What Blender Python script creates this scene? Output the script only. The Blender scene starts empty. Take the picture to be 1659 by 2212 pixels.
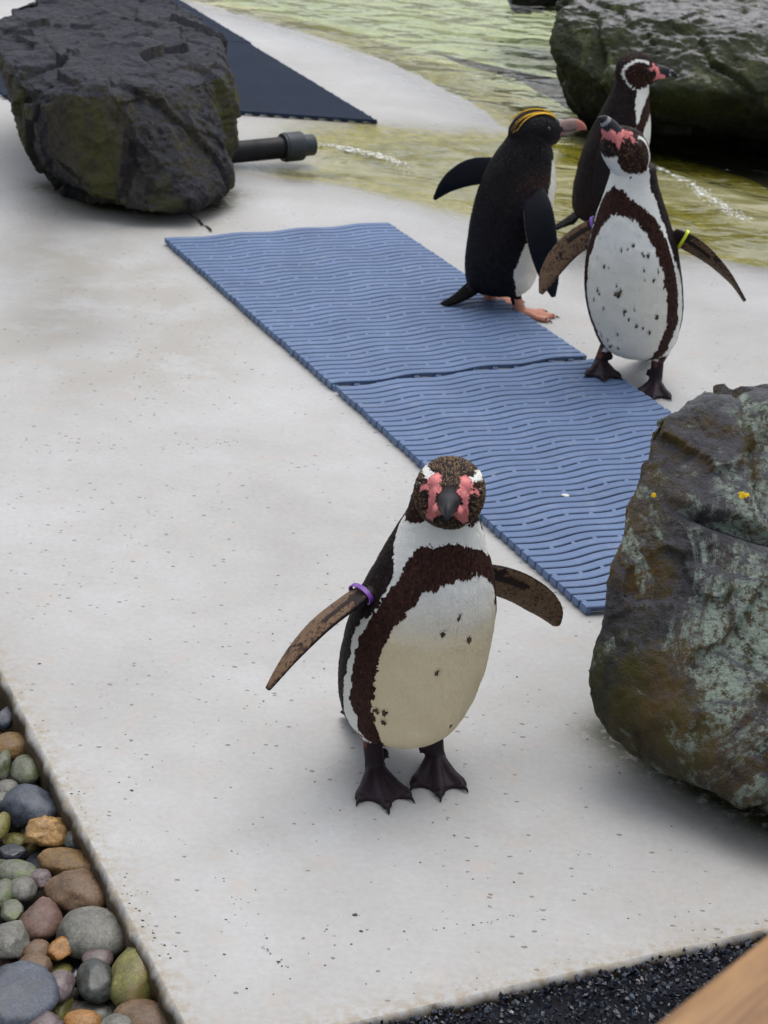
import bpy, bmesh, math, random
import numpy as np
from mathutils import Vector, Matrix
from mathutils import noise as mn
from mathutils.kdtree import KDTree

scene = bpy.context.scene
COL = scene.collection
rad = math.radians

# ------------------------------------------------------------------ camera
CAM_H, PITCH, ROLL = 1.6535, 0.4477, 0.0803
FW = Vector((0, math.cos(PITCH), -math.sin(PITCH)))
UP0 = Vector((0, math.sin(PITCH), math.cos(PITCH)))
EX = Vector((1, 0, 0))
RT = EX * math.cos(ROLL) + UP0 * math.sin(ROLL)
UP = UP0 * math.cos(ROLL) - EX * math.sin(ROLL)
cd = bpy.data.cameras.new('camera')
cam = bpy.data.objects.new('camera', cd)
COL.objects.link(cam)
cd.sensor_fit = 'VERTICAL'
cd.sensor_height = 36.0
cd.sensor_width = 27.0
cd.lens = 36.0 * 4060.6 / 2212.0
cd.clip_start, cd.clip_end = 0.05, 300
M = Matrix.Identity(4)
for i in range(3):
    M[i][0], M[i][1], M[i][2] = RT[i], UP[i], -FW[i]
M[2][3] = CAM_H
cam.matrix_world = M
cd.dof.use_dof = True
cd.dof.focus_distance = 2.62
cd.dof.aperture_fstop = cd.lens / 4.2
scene.camera = cam

# ------------------------------------------------------------------ world, sun, exposure
SUN_EL, SUN_AZ = rad(72), rad(20)          # azimuth measured from +Y towards +X
w = bpy.data.worlds.new('World')
scene.world = w
w.use_nodes = True
wn = w.node_tree
bgn = wn.nodes['Background']
sky = wn.nodes.new('ShaderNodeTexSky')
sky.sky_type = 'NISHITA'
sky.sun_disc = False
sky.sun_elevation = SUN_EL
sky.sun_rotation = SUN_AZ
sky.air_density = 1.0
sky.dust_density = 4.0
hs = wn.nodes.new('ShaderNodeHueSaturation')
hs.inputs['Saturation'].default_value = 0.38
wn.links.new(sky.outputs[0], hs.inputs['Color'])
wn.links.new(hs.outputs[0], bgn.inputs['Color'])
bgn.inputs['Strength'].default_value = 0.145
sd = bpy.data.lights.new('sun', 'SUN')
sd.energy = 0.6
sd.angle = rad(70)
sd.color = (1.0, 0.96, 0.91)
sun = bpy.data.objects.new('sun', sd)
COL.objects.link(sun)
sdir = Vector((math.sin(SUN_AZ) * math.cos(SUN_EL), math.cos(SUN_AZ) * math.cos(SUN_EL), math.sin(SUN_EL)))
sun.rotation_euler = sdir.to_track_quat('Z', 'Y').to_euler()
vs = scene.view_settings
vs.view_transform = 'Standard'
vs.look = 'None'
vs.exposure = 0.60
vs.gamma = 1.0
vs.use_curve_mapping = False
scene.render.engine = 'CYCLES'
scene.cycles.use_denoising = True
scene.cycles.max_bounces = 8
scene.cycles.transparent_max_bounces = 12
scene.cycles.caustics_reflective = False
scene.cycles.caustics_refractive = False

# ------------------------------------------------------------------ helpers
def G(px, py, z=0.0):
    """point of the place at height z, surveyed from the photograph (1659 x 2212 units)"""
    d = FW + RT * ((px - 829.5) / 4060.6) - UP * ((py - 1106.0) / 4060.6)
    t = (z - CAM_H) / d.z
    return Vector((d.x * t, d.y * t, z))

def tag(o, label=None, cat=None, group=None, kind=None):
    if label: o['label'] = label
    if cat: o['category'] = cat
    if group: o['group'] = group
    if kind: o['kind'] = kind
    return o

def link(name, me, parent=None, loc=None):
    o = bpy.data.objects.new(name, me)
    COL.objects.link(o)
    if parent is not None: o.parent = parent
    if loc is not None: o.location = loc
    return o

def empty(name, loc=(0, 0, 0), rz=0.0):
    o = bpy.data.objects.new(name, None)
    o.empty_display_size = 0.05
    COL.objects.link(o)
    o.location = loc
    o.rotation_euler = (0, 0, rz)
    return o

def mesh_from(name, V, F, mat=None, smooth=True):
    me = bpy.data.meshes.new(name)
    if isinstance(V, np.ndarray): V = V.tolist()
    if isinstance(F, np.ndarray): F = F.tolist()
    me.from_pydata(V, [], F)
    me.update()
    if mat: me.materials.append(mat)
    if smooth:
        me.polygons.foreach_set('use_smooth', [True] * len(me.polygons))
    return me

def set_attr(me, name, arr, typ='FLOAT'):
    a = me.attributes.new(name, typ, 'POINT')
    if typ == 'FLOAT': a.data.foreach_set('value', np.asarray(arr, dtype=np.float32))
    else:
        c = np.ones((len(arr), 4), dtype=np.float32); c[:, :3] = arr
        a.data.foreach_set('color', c.ravel())

def frac(a): return a - np.floor(a)
def _h(i, j, k): return frac(np.sin(i * 127.1 + j * 311.7 + k * 74.7) * 43758.5453)
def vn(P):
    """value noise on an (n,3) array, 0..1"""
    I = np.floor(P); f = P - I; u = f * f * (3 - 2 * f)
    i, j, k = I[:, 0], I[:, 1], I[:, 2]
    def L(a, b, t): return a + (b - a) * t
    x00 = L(_h(i, j, k), _h(i + 1, j, k), u[:, 0]); x10 = L(_h(i, j + 1, k), _h(i + 1, j + 1, k), u[:, 0])
    x01 = L(_h(i, j, k + 1), _h(i + 1, j, k + 1), u[:, 0]); x11 = L(_h(i, j + 1, k + 1), _h(i + 1, j + 1, k + 1), u[:, 0])
    return L(L(x00, x10, u[:, 1]), L(x01, x11, u[:, 1]), u[:, 2])
def fbm(P, s, o=3, seed=0.0):
    r = 0; a = 0.5; t = 0
    for q in range(o):
        r = r + a * vn(P * s * 2 ** q + seed + 17.3 * q); t += a; a *= 0.5
    return r / t
def sst(a, b, x):
    t = np.clip((x - a) / (b - a), 0, 1)
    return t * t * (3 - 2 * t)

# ---- node helpers
def newmat(name, rough=0.7, spec=0.4):
    m = bpy.data.materials.new(name)
    m.use_nodes = True
    nt = m.node_tree
    b = nt.nodes['Principled BSDF']
    b.inputs['Roughness'].default_value = rough
    b.inputs['Specular IOR Level'].default_value = spec
    return m, nt, b
def setin(nt, n, k, v):
    s = n.inputs[k]
    if hasattr(v, 'is_output'): nt.links.new(v, s)
    elif isinstance(v, (tuple, list)) and s.type == 'RGBA' and len(v) == 3: s.default_value = (*v, 1)
    else: s.default_value = v
def nd(nt, typ, ins=None, **pr):
    n = nt.nodes.new('ShaderNode' + typ)
    for k, v in pr.items(): setattr(n, k, v)
    for k, v in (ins or {}).items(): setin(nt, n, k, v)
    return n
def pos(nt): return nd(nt, 'NewGeometry').outputs['Position']
def ocoord(nt): return nd(nt, 'TexCoord').outputs['Object']
def mapv(nt, v, scale=(1, 1, 1), loc=(0, 0, 0), rot=(0, 0, 0)):
    return nd(nt, 'Mapping', {'Vector': v, 'Scale': scale, 'Location': loc, 'Rotation': rot}).outputs[0]
def noi(nt, v, scale, detail=4, rough=0.55, dist=0.0, col=False):
    n = nd(nt, 'TexNoise', {'Vector': v, 'Scale': scale, 'Detail': detail, 'Roughness': rough, 'Distortion': dist})
    return n.outputs['Color' if col else 'Fac']
def ramp(nt, f, stops, interp='LINEAR'):
    n = nd(nt, 'ValToRGB', {'Fac': f})
    cr = n.color_ramp; cr.interpolation = interp
    while len(cr.elements) < len(stops): cr.elements.new(0.5)
    for e, (p, c) in zip(cr.elements, stops):
        e.position = p
        e.color = (*c, 1) if isinstance(c, (tuple, list)) else (c, c, c, 1)
    return n.outputs['Color']
def mixc(nt, f, a, b, mode='MIX'):
    n = nd(nt, 'Mix', data_type='RGBA', blend_type=mode)
    setin(nt, n, 0, f); setin(nt, n, 6, a); setin(nt, n, 7, b)
    return n.outputs[2]
def mth(nt, op, a, b=0.0, c=None, clamp=False):
    n = nd(nt, 'Math', {0: a, 1: b}, operation=op, use_clamp=clamp)
    if c is not None: setin(nt, n, 2, c)
    return n.outputs[0]
def att(nt, name): return nd(nt, 'Attribute', attribute_name=name).outputs['Fac']
def attc(nt, name): return nd(nt, 'Attribute', attribute_name=name).outputs['Color']
def bump(nt, h, strength=0.3, dist=0.01, normal=None):
    n = nd(nt, 'Bump', {'Height': h, 'Strength': strength, 'Distance': dist})
    if normal is not None: nt.links.new(normal, n.inputs['Normal'])
    return n.outputs[0]

# ------------------------------------------------------------------ materials of the setting
def mat_concrete():
    m, nt, b = newmat('wet_concrete', 0.7, 0.35)
    p = pos(nt)
    n1 = noi(nt, p, 1.7, 6, 0.6)
    n2 = noi(nt, p, 9.0, 5, 0.6)
    n3 = noi(nt, p, 90.0, 3, 0.6)
    c = ramp(nt, n1, [(0.3, (.355, .352, .343)), (0.55, (.412, .414, .412)), (0.75, (.455, .462, .466))])
    c = mixc(nt, 1.0, c, ramp(nt, n2, [(0.3, (.93, .92, .90)), (0.65, (1.02, 1.02, 1.02))]), 'MULTIPLY')
    c = mixc(nt, 0.5, c, ramp(nt, n3, [(0.3, (.86, .86, .86)), (0.7, (1.06, 1.06, 1.06))]), 'MULTIPLY')
    # faint pinkish-brown blotches and thin scum
    blot = ramp(nt, noi(nt, p, 14.0, 4, 0.65), [(0.56, 0.0), (0.72, 1.0)])
    c = mixc(nt, mth(nt, 'MULTIPLY', blot, 0.42), c, (.42, .36, .31))
    # damp, brown stained areas
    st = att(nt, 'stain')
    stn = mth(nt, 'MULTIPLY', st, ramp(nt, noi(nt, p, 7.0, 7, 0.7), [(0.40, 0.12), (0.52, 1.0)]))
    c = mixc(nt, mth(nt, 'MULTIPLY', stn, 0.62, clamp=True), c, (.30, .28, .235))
    # pits
    pd = nd(nt, 'VectorMath', {0: mapv(nt, p, (.62, 1, 0)), 1: nd(nt, 'VectorMath', {0: noi(nt, p, 260.0, 2, .6, col=True), 3: 0.004}, operation='SCALE').outputs[0]}, operation='ADD').outputs[0]
    v1 = nd(nt, 'TexVoronoi', {'Vector': pd, 'Scale': 105.0, 'Randomness': 1.0}, voronoi_dimensions='3D')
    cellr = nd(nt, 'SeparateColor', {0: v1.outputs['Color']})
    rsz = mth(nt, 'MULTIPLY', mth(nt, 'POWER', cellr.outputs[0], 1.8), 0.30)
    dens = ramp(nt, noi(nt, p, 2.6, 3, 0.6), [(0.38, 0.985), (0.62, 0.55)])
    has = mth(nt, 'GREATER_THAN', cellr.outputs[1], mth(nt, 'SUBTRACT', dens, mth(nt, 'MULTIPLY', att(nt, 'pitty'), 0.42)))
    dry = mth(nt, 'SUBTRACT', 1.0, att(nt, 'pool'), clamp=True)
    pit = mth(nt, 'MULTIPLY', mth(nt, 'MULTIPLY', mth(nt, 'LESS_THAN', v1.outputs['Distance'], rsz), has), dry)
    c = mixc(nt, mth(nt, 'MULTIPLY', pit, 0.8), c, (.13, .125, .11))
    # slab edge dirt
    ed = att(nt, 'edge')
    edn = mth(nt, 'MULTIPLY', ed, ramp(nt, noi(nt, p, 55.0, 5, 0.7), [(0.42, 0.0), (0.6, 1.0)]))
    c = mixc(nt, mth(nt, 'MULTIPLY', edn, 0.75), c, (.29, .235, .15))
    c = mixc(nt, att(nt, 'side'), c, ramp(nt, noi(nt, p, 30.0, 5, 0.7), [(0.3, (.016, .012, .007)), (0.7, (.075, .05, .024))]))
    # pool floor and algae
    stre = mapv(nt, p, (1.0, 2.6, 1.0), rot=(0, 0, rad(-14)))
    pn = noi(nt, stre, 5.0, 6, 0.65)
    poolc = ramp(nt, pn, [(0.3, (.42, .38, .15)), (0.5, (.56, .52, .29)), (0.72, (.68, .64, .46))])
    c = mixc(nt, att(nt, 'pool'), c, poolc)
    deepc = ramp(nt, noi(nt, stre, 3.0, 5, 0.6), [(0.3, (.40, .49, .20)), (0.7, (.58, .65, .37))])
    c = mixc(nt, att(nt, 'deep'), c, deepc)
    an = ramp(nt, noi(nt, mapv(nt, p, (1.0, 2.2, 1), rot=(0, 0, rad(-18))), 16.0, 7, 0.75), [(0.36, 0.0), (0.52, 1.0)])
    al = mth(nt, 'MULTIPLY', att(nt, 'algae'), mth(nt, 'ADD', mth(nt, 'MULTIPLY', an, 1.1), 0.35))
    algc = ramp(nt, noi(nt, p, 22.0, 5, 0.7), [(0.25, (.10, .105, .008)), (0.5, (.25, .225, .016)), (0.8, (.44, .37, .08))])
    c = mixc(nt, mth(nt, 'MULTIPLY', al, 1.0, clamp=True), c, algc)
    dk = mth(nt, 'MULTIPLY', att(nt, 'moss'), ramp(nt, noi(nt, p, 38.0, 6, 0.75), [(0.30, 0.0), (0.48, 1.0)]))  # dark moss tone, doubling as painted shade beneath the boulders
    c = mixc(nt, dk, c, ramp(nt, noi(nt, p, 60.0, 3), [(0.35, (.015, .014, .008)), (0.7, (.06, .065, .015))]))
    wet = att(nt, 'wet')
    c = mixc(nt, mth(nt, 'MULTIPLY', mth(nt, 'POWER', wet, 2.0), 0.9), c, mixc(nt, 1.0, c, (.72, .715, .72), 'MULTIPLY'))
    setin(nt, b, 'Base Color', c)
    ro = mth(nt, 'SUBTRACT', mth(nt, 'ADD', 0.62, mth(nt, 'MULTIPLY', n2, 0.25)), mth(nt, 'MULTIPLY', wet, 0.5), clamp=True)
    setin(nt, b, 'Roughness', ro)
    h = mth(nt, 'ADD', mth(nt, 'MULTIPLY', n3, 0.25), mth(nt, 'MULTIPLY', noi(nt, p, 30.0, 4, 0.6), 0.6))
    h = mth(nt, 'SUBTRACT', h, mth(nt, 'MULTIPLY', pit, 1.2))
    wv = noi(nt, mapv(nt, p, (0.8, 3.5, 1), rot=(0, 0, rad(-12))), 22.0, 3, 0.5)
    h = mth(nt, 'ADD', h, mth(nt, 'MULTIPLY', mth(nt, 'MULTIPLY', wv, wet), 1.6))
    setin(nt, b, 'Normal', bump(nt, h, 0.45, 0.0035))
    return m

def mat_rock(name, base, lichen=None, algae=None, top=None, streak=None, zlow=None, wet=None, bumpd=0.02, vein=False):
    """layered boulder: base tones, vertical streaks, crust, algae"""
    m, nt, b = newmat(name, 0.72, 0.3)
    p = ocoord(nt)
    nz = nd(nt, 'SeparateXYZ', {0: nd(nt, 'NewGeometry').outputs['Normal']}).outputs[2]
    pz = nd(nt, 'SeparateXYZ', {0: p}).outputs[2]
    n1 = noi(nt, p, 5.0, 8, 0.62, 0.6)
    n2 = noi(nt, p, 26.0, 8, 0.7, 0.3)
    n3 = noi(nt, p, 120.0, 4, 0.7)
    c = ramp(nt, n1, [(0.28, base[0]), (0.5, base[1]), (0.72, base[2])])
    c = mixc(nt, 0.8, c, ramp(nt, n2, [(0.3, (.4, .4, .44)), (0.55, (1, 1, 1)), (0.75, (1.55, 1.5, 1.4))]), 'MULTIPLY')
    c = mixc(nt, 0.8, c, ramp(nt, n3, [(0.3, (.45, .45, .45)), (0.7, (1.55, 1.55, 1.55))]), 'MULTIPLY')
    vs_ = mapv(nt, p, (1, 1, 0.16))
    if algae:
        for k, (colr, sc, lo, hi, amt) in enumerate(algae):
            f = ramp(nt, noi(nt, mapv(nt, vs_, loc=(k * 3.7, 1.3 * k, 0)), sc, 6, 0.62, 0.5), [(lo, 0.0), (hi, 1.0)])
            f = mth(nt, 'MULTIPLY', f, ramp(nt, n2, [(0.32, 0.25), (0.6, 1.0)]))
            side = mth(nt, 'SUBTRACT', 1.0, mth(nt, 'MULTIPLY', ramp(nt, nz, [(0.35, 0.0), (0.75, 1.0)]), 0.8))
            c = mixc(nt, mth(nt, 'MULTIPLY', mth(nt, 'MULTIPLY', f, side), amt), c, colr)
    if streak:
        f = ramp(nt, noi(nt, mapv(nt, p, (1, 1, 0.07), loc=(5.1, 0, 0)), streak[0], 5, 0.6, 0.3), [(streak[1], 0.0), (streak[2], 1.0)])
        c = mixc(nt, mth(nt, 'MULTIPLY', f, streak[4]), c, streak[3])
    if lichen:
        colr, sc, lo, hi, amt = lichen
        f = ramp(nt, noi(nt, mapv(nt, p, (1, 1, 0.55)), sc, 9, 0.72, 0.8), [(lo, 0.0), (hi, 1.0)])
        f = mth(nt, 'MULTIPLY', f, ramp(nt, noi(nt, p, 70.0, 5, 0.75), [(0.42, 0.0), (0.52, 1.0)]))
        c = mixc(nt, mth(nt, 'MULTIPLY', f, amt), c, colr)
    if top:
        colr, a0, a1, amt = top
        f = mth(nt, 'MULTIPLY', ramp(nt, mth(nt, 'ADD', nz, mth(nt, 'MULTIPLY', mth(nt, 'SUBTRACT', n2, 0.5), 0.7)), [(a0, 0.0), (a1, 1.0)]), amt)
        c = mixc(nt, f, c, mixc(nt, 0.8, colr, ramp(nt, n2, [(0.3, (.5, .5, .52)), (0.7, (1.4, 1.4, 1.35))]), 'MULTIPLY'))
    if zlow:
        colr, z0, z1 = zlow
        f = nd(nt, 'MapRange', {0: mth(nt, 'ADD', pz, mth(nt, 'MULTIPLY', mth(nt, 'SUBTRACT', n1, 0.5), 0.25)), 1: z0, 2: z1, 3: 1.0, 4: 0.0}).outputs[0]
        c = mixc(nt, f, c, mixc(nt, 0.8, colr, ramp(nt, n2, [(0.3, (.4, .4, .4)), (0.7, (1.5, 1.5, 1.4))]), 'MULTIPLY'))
    if vein:
        wv = nd(nt, 'TexWave', {'Vector': mapv(nt, p, (1, .4, .5), rot=(.4, .9, .3)), 'Scale': 0.9, 'Distortion': 5.0, 'Detail': 4.0, 'Detail Scale': 1.6}).outputs['Fac']
        f = ramp(nt, wv, [(0.992, 0.0), (0.999, 1.0)])
        c = mixc(nt, mth(nt, 'MULTIPLY', f, 0.6), c, (.42, .43, .38))
    # lichen discs
    setin(nt, b, 'Base Color', c)
    setin(nt, b, 'Roughness', ramp(nt, n2, [(0.3, 0.5), (0.7, 0.85)]))
    vor = nd(nt, 'TexVoronoi', {'Vector': mapv(nt, p, (1, 1, 0.7)), 'Scale': 22.0}, feature='F1').outputs['Distance']
    h = mth(nt, 'ADD', mth(nt, 'MULTIPLY', n2, 1.0), mth(nt, 'MULTIPLY', n3, 0.35))
    h = mth(nt, 'ADD', h, mth(nt, 'MULTIPLY', vor, -0.25))
    h = mth(nt, 'ADD', h, mth(nt, 'MULTIPLY', n1, 1.2))
    setin(nt, b, 'Normal', bump(nt, h, 0.8, bumpd))
    return m

def mat_plain(name, col, rough=0.6, spec=0.4, var=0.12, scale=60.0, bmp=0.15, bd=0.001, coat=0.0):
    m, nt, b = newmat(name, rough, spec)
    p = ocoord(nt)
    n = noi(nt, p, scale, 5, 0.65)
    lo = tuple(x * (1 - var) for x in col); hi = tuple(x * (1 + var) for x in col)
    setin(nt, b, 'Base Color', ramp(nt, n, [(0.3, lo), (0.7, hi)]))
    setin(nt, b, 'Roughness', ramp(nt, noi(nt, p, scale * .4, 3), [(0.3, max(rough - .12, .03)), (0.7, min(rough + .1, 1))]))
    if bmp: setin(nt, b, 'Normal', bump(nt, n, bmp, bd))
    b.inputs['Coat Weight'].default_value = coat
    return m
# ------------------------------------------------------------------ the ground: concrete slab running down into the pool
def seg_dist(P, poly, closed=False):
    d = np.full(len(P), 1e9); n = len(poly)
    for i in range(n if closed else n - 1):
        a = np.array(poly[i]); b = np.array(poly[(i + 1) % n]); ab = b - a
        t = np.clip(((P - a) @ ab) / (ab @ ab + 1e-12), 0, 1)
        d = np.minimum(d, np.hypot(*(P - a - t[:, None] * ab).T))
    return d
def inside(P, poly):
    r = np.zeros(len(P), bool); n = len(poly); x, y = P[:, 0], P[:, 1]
    for i in range(n):
        (x1, y1), (x2, y2) = poly[i], poly[(i + 1) % n]
        c = ((y1 > y) != (y2 > y))
        with np.errstate(divide='ignore', invalid='ignore'):
            r ^= c & (x < (x2 - x1) * (y - y1) / (y2 - y1 + 1e-15) + x1)
    return r
def g2(*pts): return [tuple(G(a, b)[:2]) for a, b in pts]

WATER = g2((415, 0), (560, 33), (700, 75), (860, 128), (1000, 198), (1080, 250), (1114, 276), (1062, 291), (1000, 294), (900, 291), (800, 294),
           (735, 302), (690, 316), (640, 344), (600, 360), (690, 374), (790, 388), (880, 408), (950, 432), (1050, 458), (1150, 482), (1220, 508),
           (1310, 520), (1440, 526), (1560, 545), (1659, 562), (1850, 600)) + [(3.2, 5.6), (6.5, 8.0), (6.5, 14.0), (-6.0, 14.0), (-3.6, 10.4), (-2.0, 9.25)]
C0 = np.array((-.173, 1.826)); DL = np.array((-.4515, .8923)); DF = np.array((.908, .418))
CA, CB, CC, CD_ = C0, C0 + 4.2 * DF, np.array((6.5, 13.5)), C0 + 13 * DL
NU, NV = 380, 560
uu = (np.linspace(0, 1, NU) ** 1.35)[None, :, None]; vv = (np.linspace(0, 1, NV) ** 1.7)[:, None, None]
XY = ((1 - uu) * (1 - vv) * CA + uu * (1 - vv) * CB + uu * vv * CC + (1 - uu) * vv * CD_).reshape(-1, 2)
P3 = np.c_[XY, np.zeros(len(XY))]
XYn = XY + 0.035 * np.c_[fbm(P3, 3.0, 3) - .5, fbm(P3, 3.0, 3, 40) - .5] + 0.03 * np.c_[fbm(P3, 11.0, 2, 5) - .5, fbm(P3, 11.0, 2, 9) - .5]
dw = seg_dist(XYn, WATER, True); dw = np.where(inside(XYn, WATER), dw, -dw)
far = np.clip((XY[:, 1] - 6.2) / 1.2, 0, 1)
WATER_Z = -0.014
dep = 0.045 * sst(0, .5, dw) + 0.25 * sst(.15, 1.6, dw) * far + 0.02 * sst(0.2, 1.5, dw)
Z = WATER_Z * sst(-0.16, 0.0, dw) - dep
Z = Z + 0.006 * (fbm(P3, 1.2, 3, 3) - .5) + 0.002 * (fbm(P3, 8, 3, 7) - .5)
Z = Z + 0.02 * sst(0.0, 0.25, dw) * (fbm(P3, 5, 3, 21) - .5)
A = {}
A['pool'] = sst(-.03, .10, dw)
A['deep'] = sst(.15, .7, dw) * far
def band(pts, wd): return np.exp(-(seg_dist(XYn, g2(*pts)) / wd) ** 2)
alg = 1.2 * band([(640, 25), (760, 72), (900, 128), (1000, 178), (1080, 225), (1140, 262)], .15) * (dw > -.02)
alg = np.maximum(alg, band([(800, 290), (900, 300), (1000, 306), (1090, 300), (1180, 300), (1300, 320)], .13) * 1.3)
alg = np.maximum(alg, 1.0 * band([(640, 362), (760, 378), (860, 404), (950, 425), (1000, 440)], .10))
alg = np.maximum(alg, 1.0 * band([(760, 305), (880, 325), (1000, 360), (1120, 420), (1220, 460)], .22))
alg = np.maximum(alg, 1.0 * band([(1215, 505), (1320, 518), (1440, 527), (1560, 546), (1659, 562), (1800, 590)], .05))
alg = np.maximum(alg, .95 * band([(1430, 300), (1560, 315), (1700, 335), (1900, 350)], .22))
alg = np.maximum(alg, .85 * band([(1250, 420), (1430, 430), (1560, 480), (1700, 500), (1900, 530)], .28))
A['algae'] = alg
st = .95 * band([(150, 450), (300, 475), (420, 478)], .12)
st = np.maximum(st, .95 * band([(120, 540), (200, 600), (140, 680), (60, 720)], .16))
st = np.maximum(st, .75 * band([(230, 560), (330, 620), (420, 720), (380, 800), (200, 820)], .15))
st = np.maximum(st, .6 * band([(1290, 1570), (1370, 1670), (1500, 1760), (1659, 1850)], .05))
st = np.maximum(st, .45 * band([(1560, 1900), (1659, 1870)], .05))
st = np.maximum(st, .5 * band([(520, 365), (640, 380)], .09))
A['stain'] = st
A['pitty'] = np.maximum(.8 * band([(60, 800), (250, 770), (400, 790)], .10), .6 * band([(150, 1150), (320, 1250), (560, 1330)], .28))
A['moss'] = np.maximum(1.1 * band([(110, 405), (220, 440), (330, 455), (440, 445), (475, 420)], .07), 1.1 * band([(1335, 1592), (1420, 1650), (1530, 1705), (1659, 1765), (1800, 1820)], .06))  # moss bands that also paint in the black shade under the two boulders
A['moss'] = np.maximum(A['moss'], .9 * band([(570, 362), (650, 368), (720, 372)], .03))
A['wet'] = np.clip(sst(-.45, .0, dw) + .5 * band([(900, 560), (1250, 600), (1659, 700)], .35) + .6 * band([(20, 420), (60, 620), (100, 700)], .25) + .30 * fbm(P3, 2.2, 3, 11), 0, 1)
dE = np.minimum((XY - C0) @ np.array((DL[1], -DL[0])), (XY - C0) @ np.array((-DF[1], DF[0])))
A['edge'] = np.exp(-np.clip(dE, 0, 9) / .03)
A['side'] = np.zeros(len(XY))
V = np.c_[XY, Z]
ii = np.arange(NV * NU).reshape(NV, NU)
F = np.stack([ii[:-1, :-1], ii[:-1, 1:], ii[1:, 1:], ii[1:, :-1]], -1).reshape(-1, 4)
# worn rim and side of the slab
out = np.r_[ii[::-1, 0], ii[0, 1:]]
nL = np.array((-DL[1], DL[0])); nF = np.array((DF[1], -DF[0]))
nrm = np.r_[np.repeat(nL[None], NV - 1, 0), (nL + nF)[None] / np.linalg.norm(nL + nF), np.repeat(nF[None], NU - 1, 0)]
base = V[out]; ex = len(V); rows = [out]
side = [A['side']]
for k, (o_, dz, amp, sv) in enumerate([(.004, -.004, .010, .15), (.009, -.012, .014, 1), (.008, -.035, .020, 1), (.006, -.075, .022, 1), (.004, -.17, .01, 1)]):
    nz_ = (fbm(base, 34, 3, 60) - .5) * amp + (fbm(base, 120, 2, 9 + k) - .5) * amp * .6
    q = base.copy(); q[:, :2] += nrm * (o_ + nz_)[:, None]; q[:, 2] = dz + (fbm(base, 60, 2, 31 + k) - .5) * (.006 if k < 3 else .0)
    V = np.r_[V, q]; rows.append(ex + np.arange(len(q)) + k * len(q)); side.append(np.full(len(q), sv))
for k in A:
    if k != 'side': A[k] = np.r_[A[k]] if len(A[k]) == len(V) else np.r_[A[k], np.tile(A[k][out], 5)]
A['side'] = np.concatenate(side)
for a, b in zip(rows[:-1], rows[1:]):
    F = np.r_[F, np.stack([a[:-1], b[:-1], b[1:], a[1:]], -1)]
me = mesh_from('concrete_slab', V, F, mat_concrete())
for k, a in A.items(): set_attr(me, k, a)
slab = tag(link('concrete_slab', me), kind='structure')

# crack that runs out from under the dark boulder
def ribbon(pts, w0, z=.0016, jit=.003, seed=1, sub=4):
    rnd = random.Random(seed); L, R_ = [], []
    fine = []
    for a, b in zip(pts[:-1], pts[1:]):
        for s in range(sub): fine.append(Vector(a).lerp(Vector(b), s / sub) + Vector((rnd.uniform(-jit, jit), rnd.uniform(-jit, jit), 0)))
    fine.append(Vector(pts[-1]))
    vs_ = []
    for i, q in enumerate(fine):
        d = (fine[min(i + 1, len(fine) - 1)] - fine[max(i - 1, 0)]).normalized(); n = Vector((-d.y, d.x, 0))
        hw = w0 * (.35 + .9 * rnd.random()) * (.25 if i in (0, len(fine) - 1) else 1) / 2
        vs_ += [q + n * hw + Vector((0, 0, z)), q - n * hw + Vector((0, 0, z))]
    return vs_, [(2 * i, 2 * i + 1, 2 * i + 3, 2 * i + 2) for i in range(len(fine) - 1)]
dark = mat_plain('crack_dark', (.012, .012, .009), 0.9, 0.1)
def crack(pix, w0, seed, jit=.004):
    v, f = ribbon([G(*q) for q in pix], w0, jit=jit, seed=seed)
    v = [Vector((q.x, q.y, q.z + .002)) for q in v]
    return link('crack', mesh_from('crack', [tuple(q) for q in v], f, dark, False), slab)
crack([(400, 456), (418, 471), (428, 477), (437, 488), (447, 492), (459, 503)], .0065, 3)

# loose specks of grit on the slab
rnd = random.Random(5)
gv, gf = [], []
def speck(x, y, s):
    n = rnd.choice((4, 5, 6)); a0 = rnd.random() * 6.3; k = len(gv)
    for i in range(n):
        a = a0 + i * 2 * math.pi / n; r = s * rnd.uniform(.6, 1.2)
        gv.append((x + math.cos(a) * r * 1.3, y + math.sin(a) * r, .0006))
    gv.append((x, y, .001 + s * .4))
    for i in range(n): gf.append((k + i, k + (i + 1) % n, k + n))
zk = KDTree(len(XY)); [zk.insert((p[0], p[1], 0), i) for i, p in enumerate(XY)] ; zk.balance()
for i in range(520):
    q = G(rnd.uniform(0, 1500), rnd.uniform(620, 2180))
    if dE[zk.find((q.x, q.y, 0))[1]] > .01: speck(q.x, q.y, rnd.choice((.0006, .0008, .001, .0012, .0018)))
for pix, n, s in (([(190, 1455), (240, 1530), (290, 1620), (330, 1700)], 34, .0011), ([(470, 1880), (560, 2040), (640, 2110)], 26, .0011), ([(930, 2010), (1050, 1995), (1180, 1965)], 22, .0012),
                  ([(240, 1820), (330, 1815), (420, 1812)], 14, .0013), ([(0, 985), (120, 975), (330, 965), (520, 955)], 34, .0012), ([(60, 1560), (150, 1720), (260, 1900), (350, 2080)], 90, .0016),
                  ([(1000, 2150), (1250, 2100), (1659, 1990)], 50, .0014)):
    for i in range(n):
        t = rnd.random() * (len(pix) - 1); k = int(t); f_ = t - k
        wd = 22 if n > 45 else 5
        q = G(pix[k][0] + (pix[k + 1][0] - pix[k][0]) * f_ + rnd.gauss(0, wd), pix[k][1] + (pix[k + 1][1] - pix[k][1]) * f_ + rnd.gauss(0, wd * .4))
        if dE[zk.find((q.x, q.y, 0))[1]] > .006: speck(q.x, q.y, s * rnd.uniform(.5, 1.5))
for px, py, s in ((86, 1435, .0045), (285, 1708, .0035), (767, 1977, .004), (780, 2012, .003), (242, 1238, .004)): q = G(px, py); speck(q.x, q.y, s)
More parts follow.
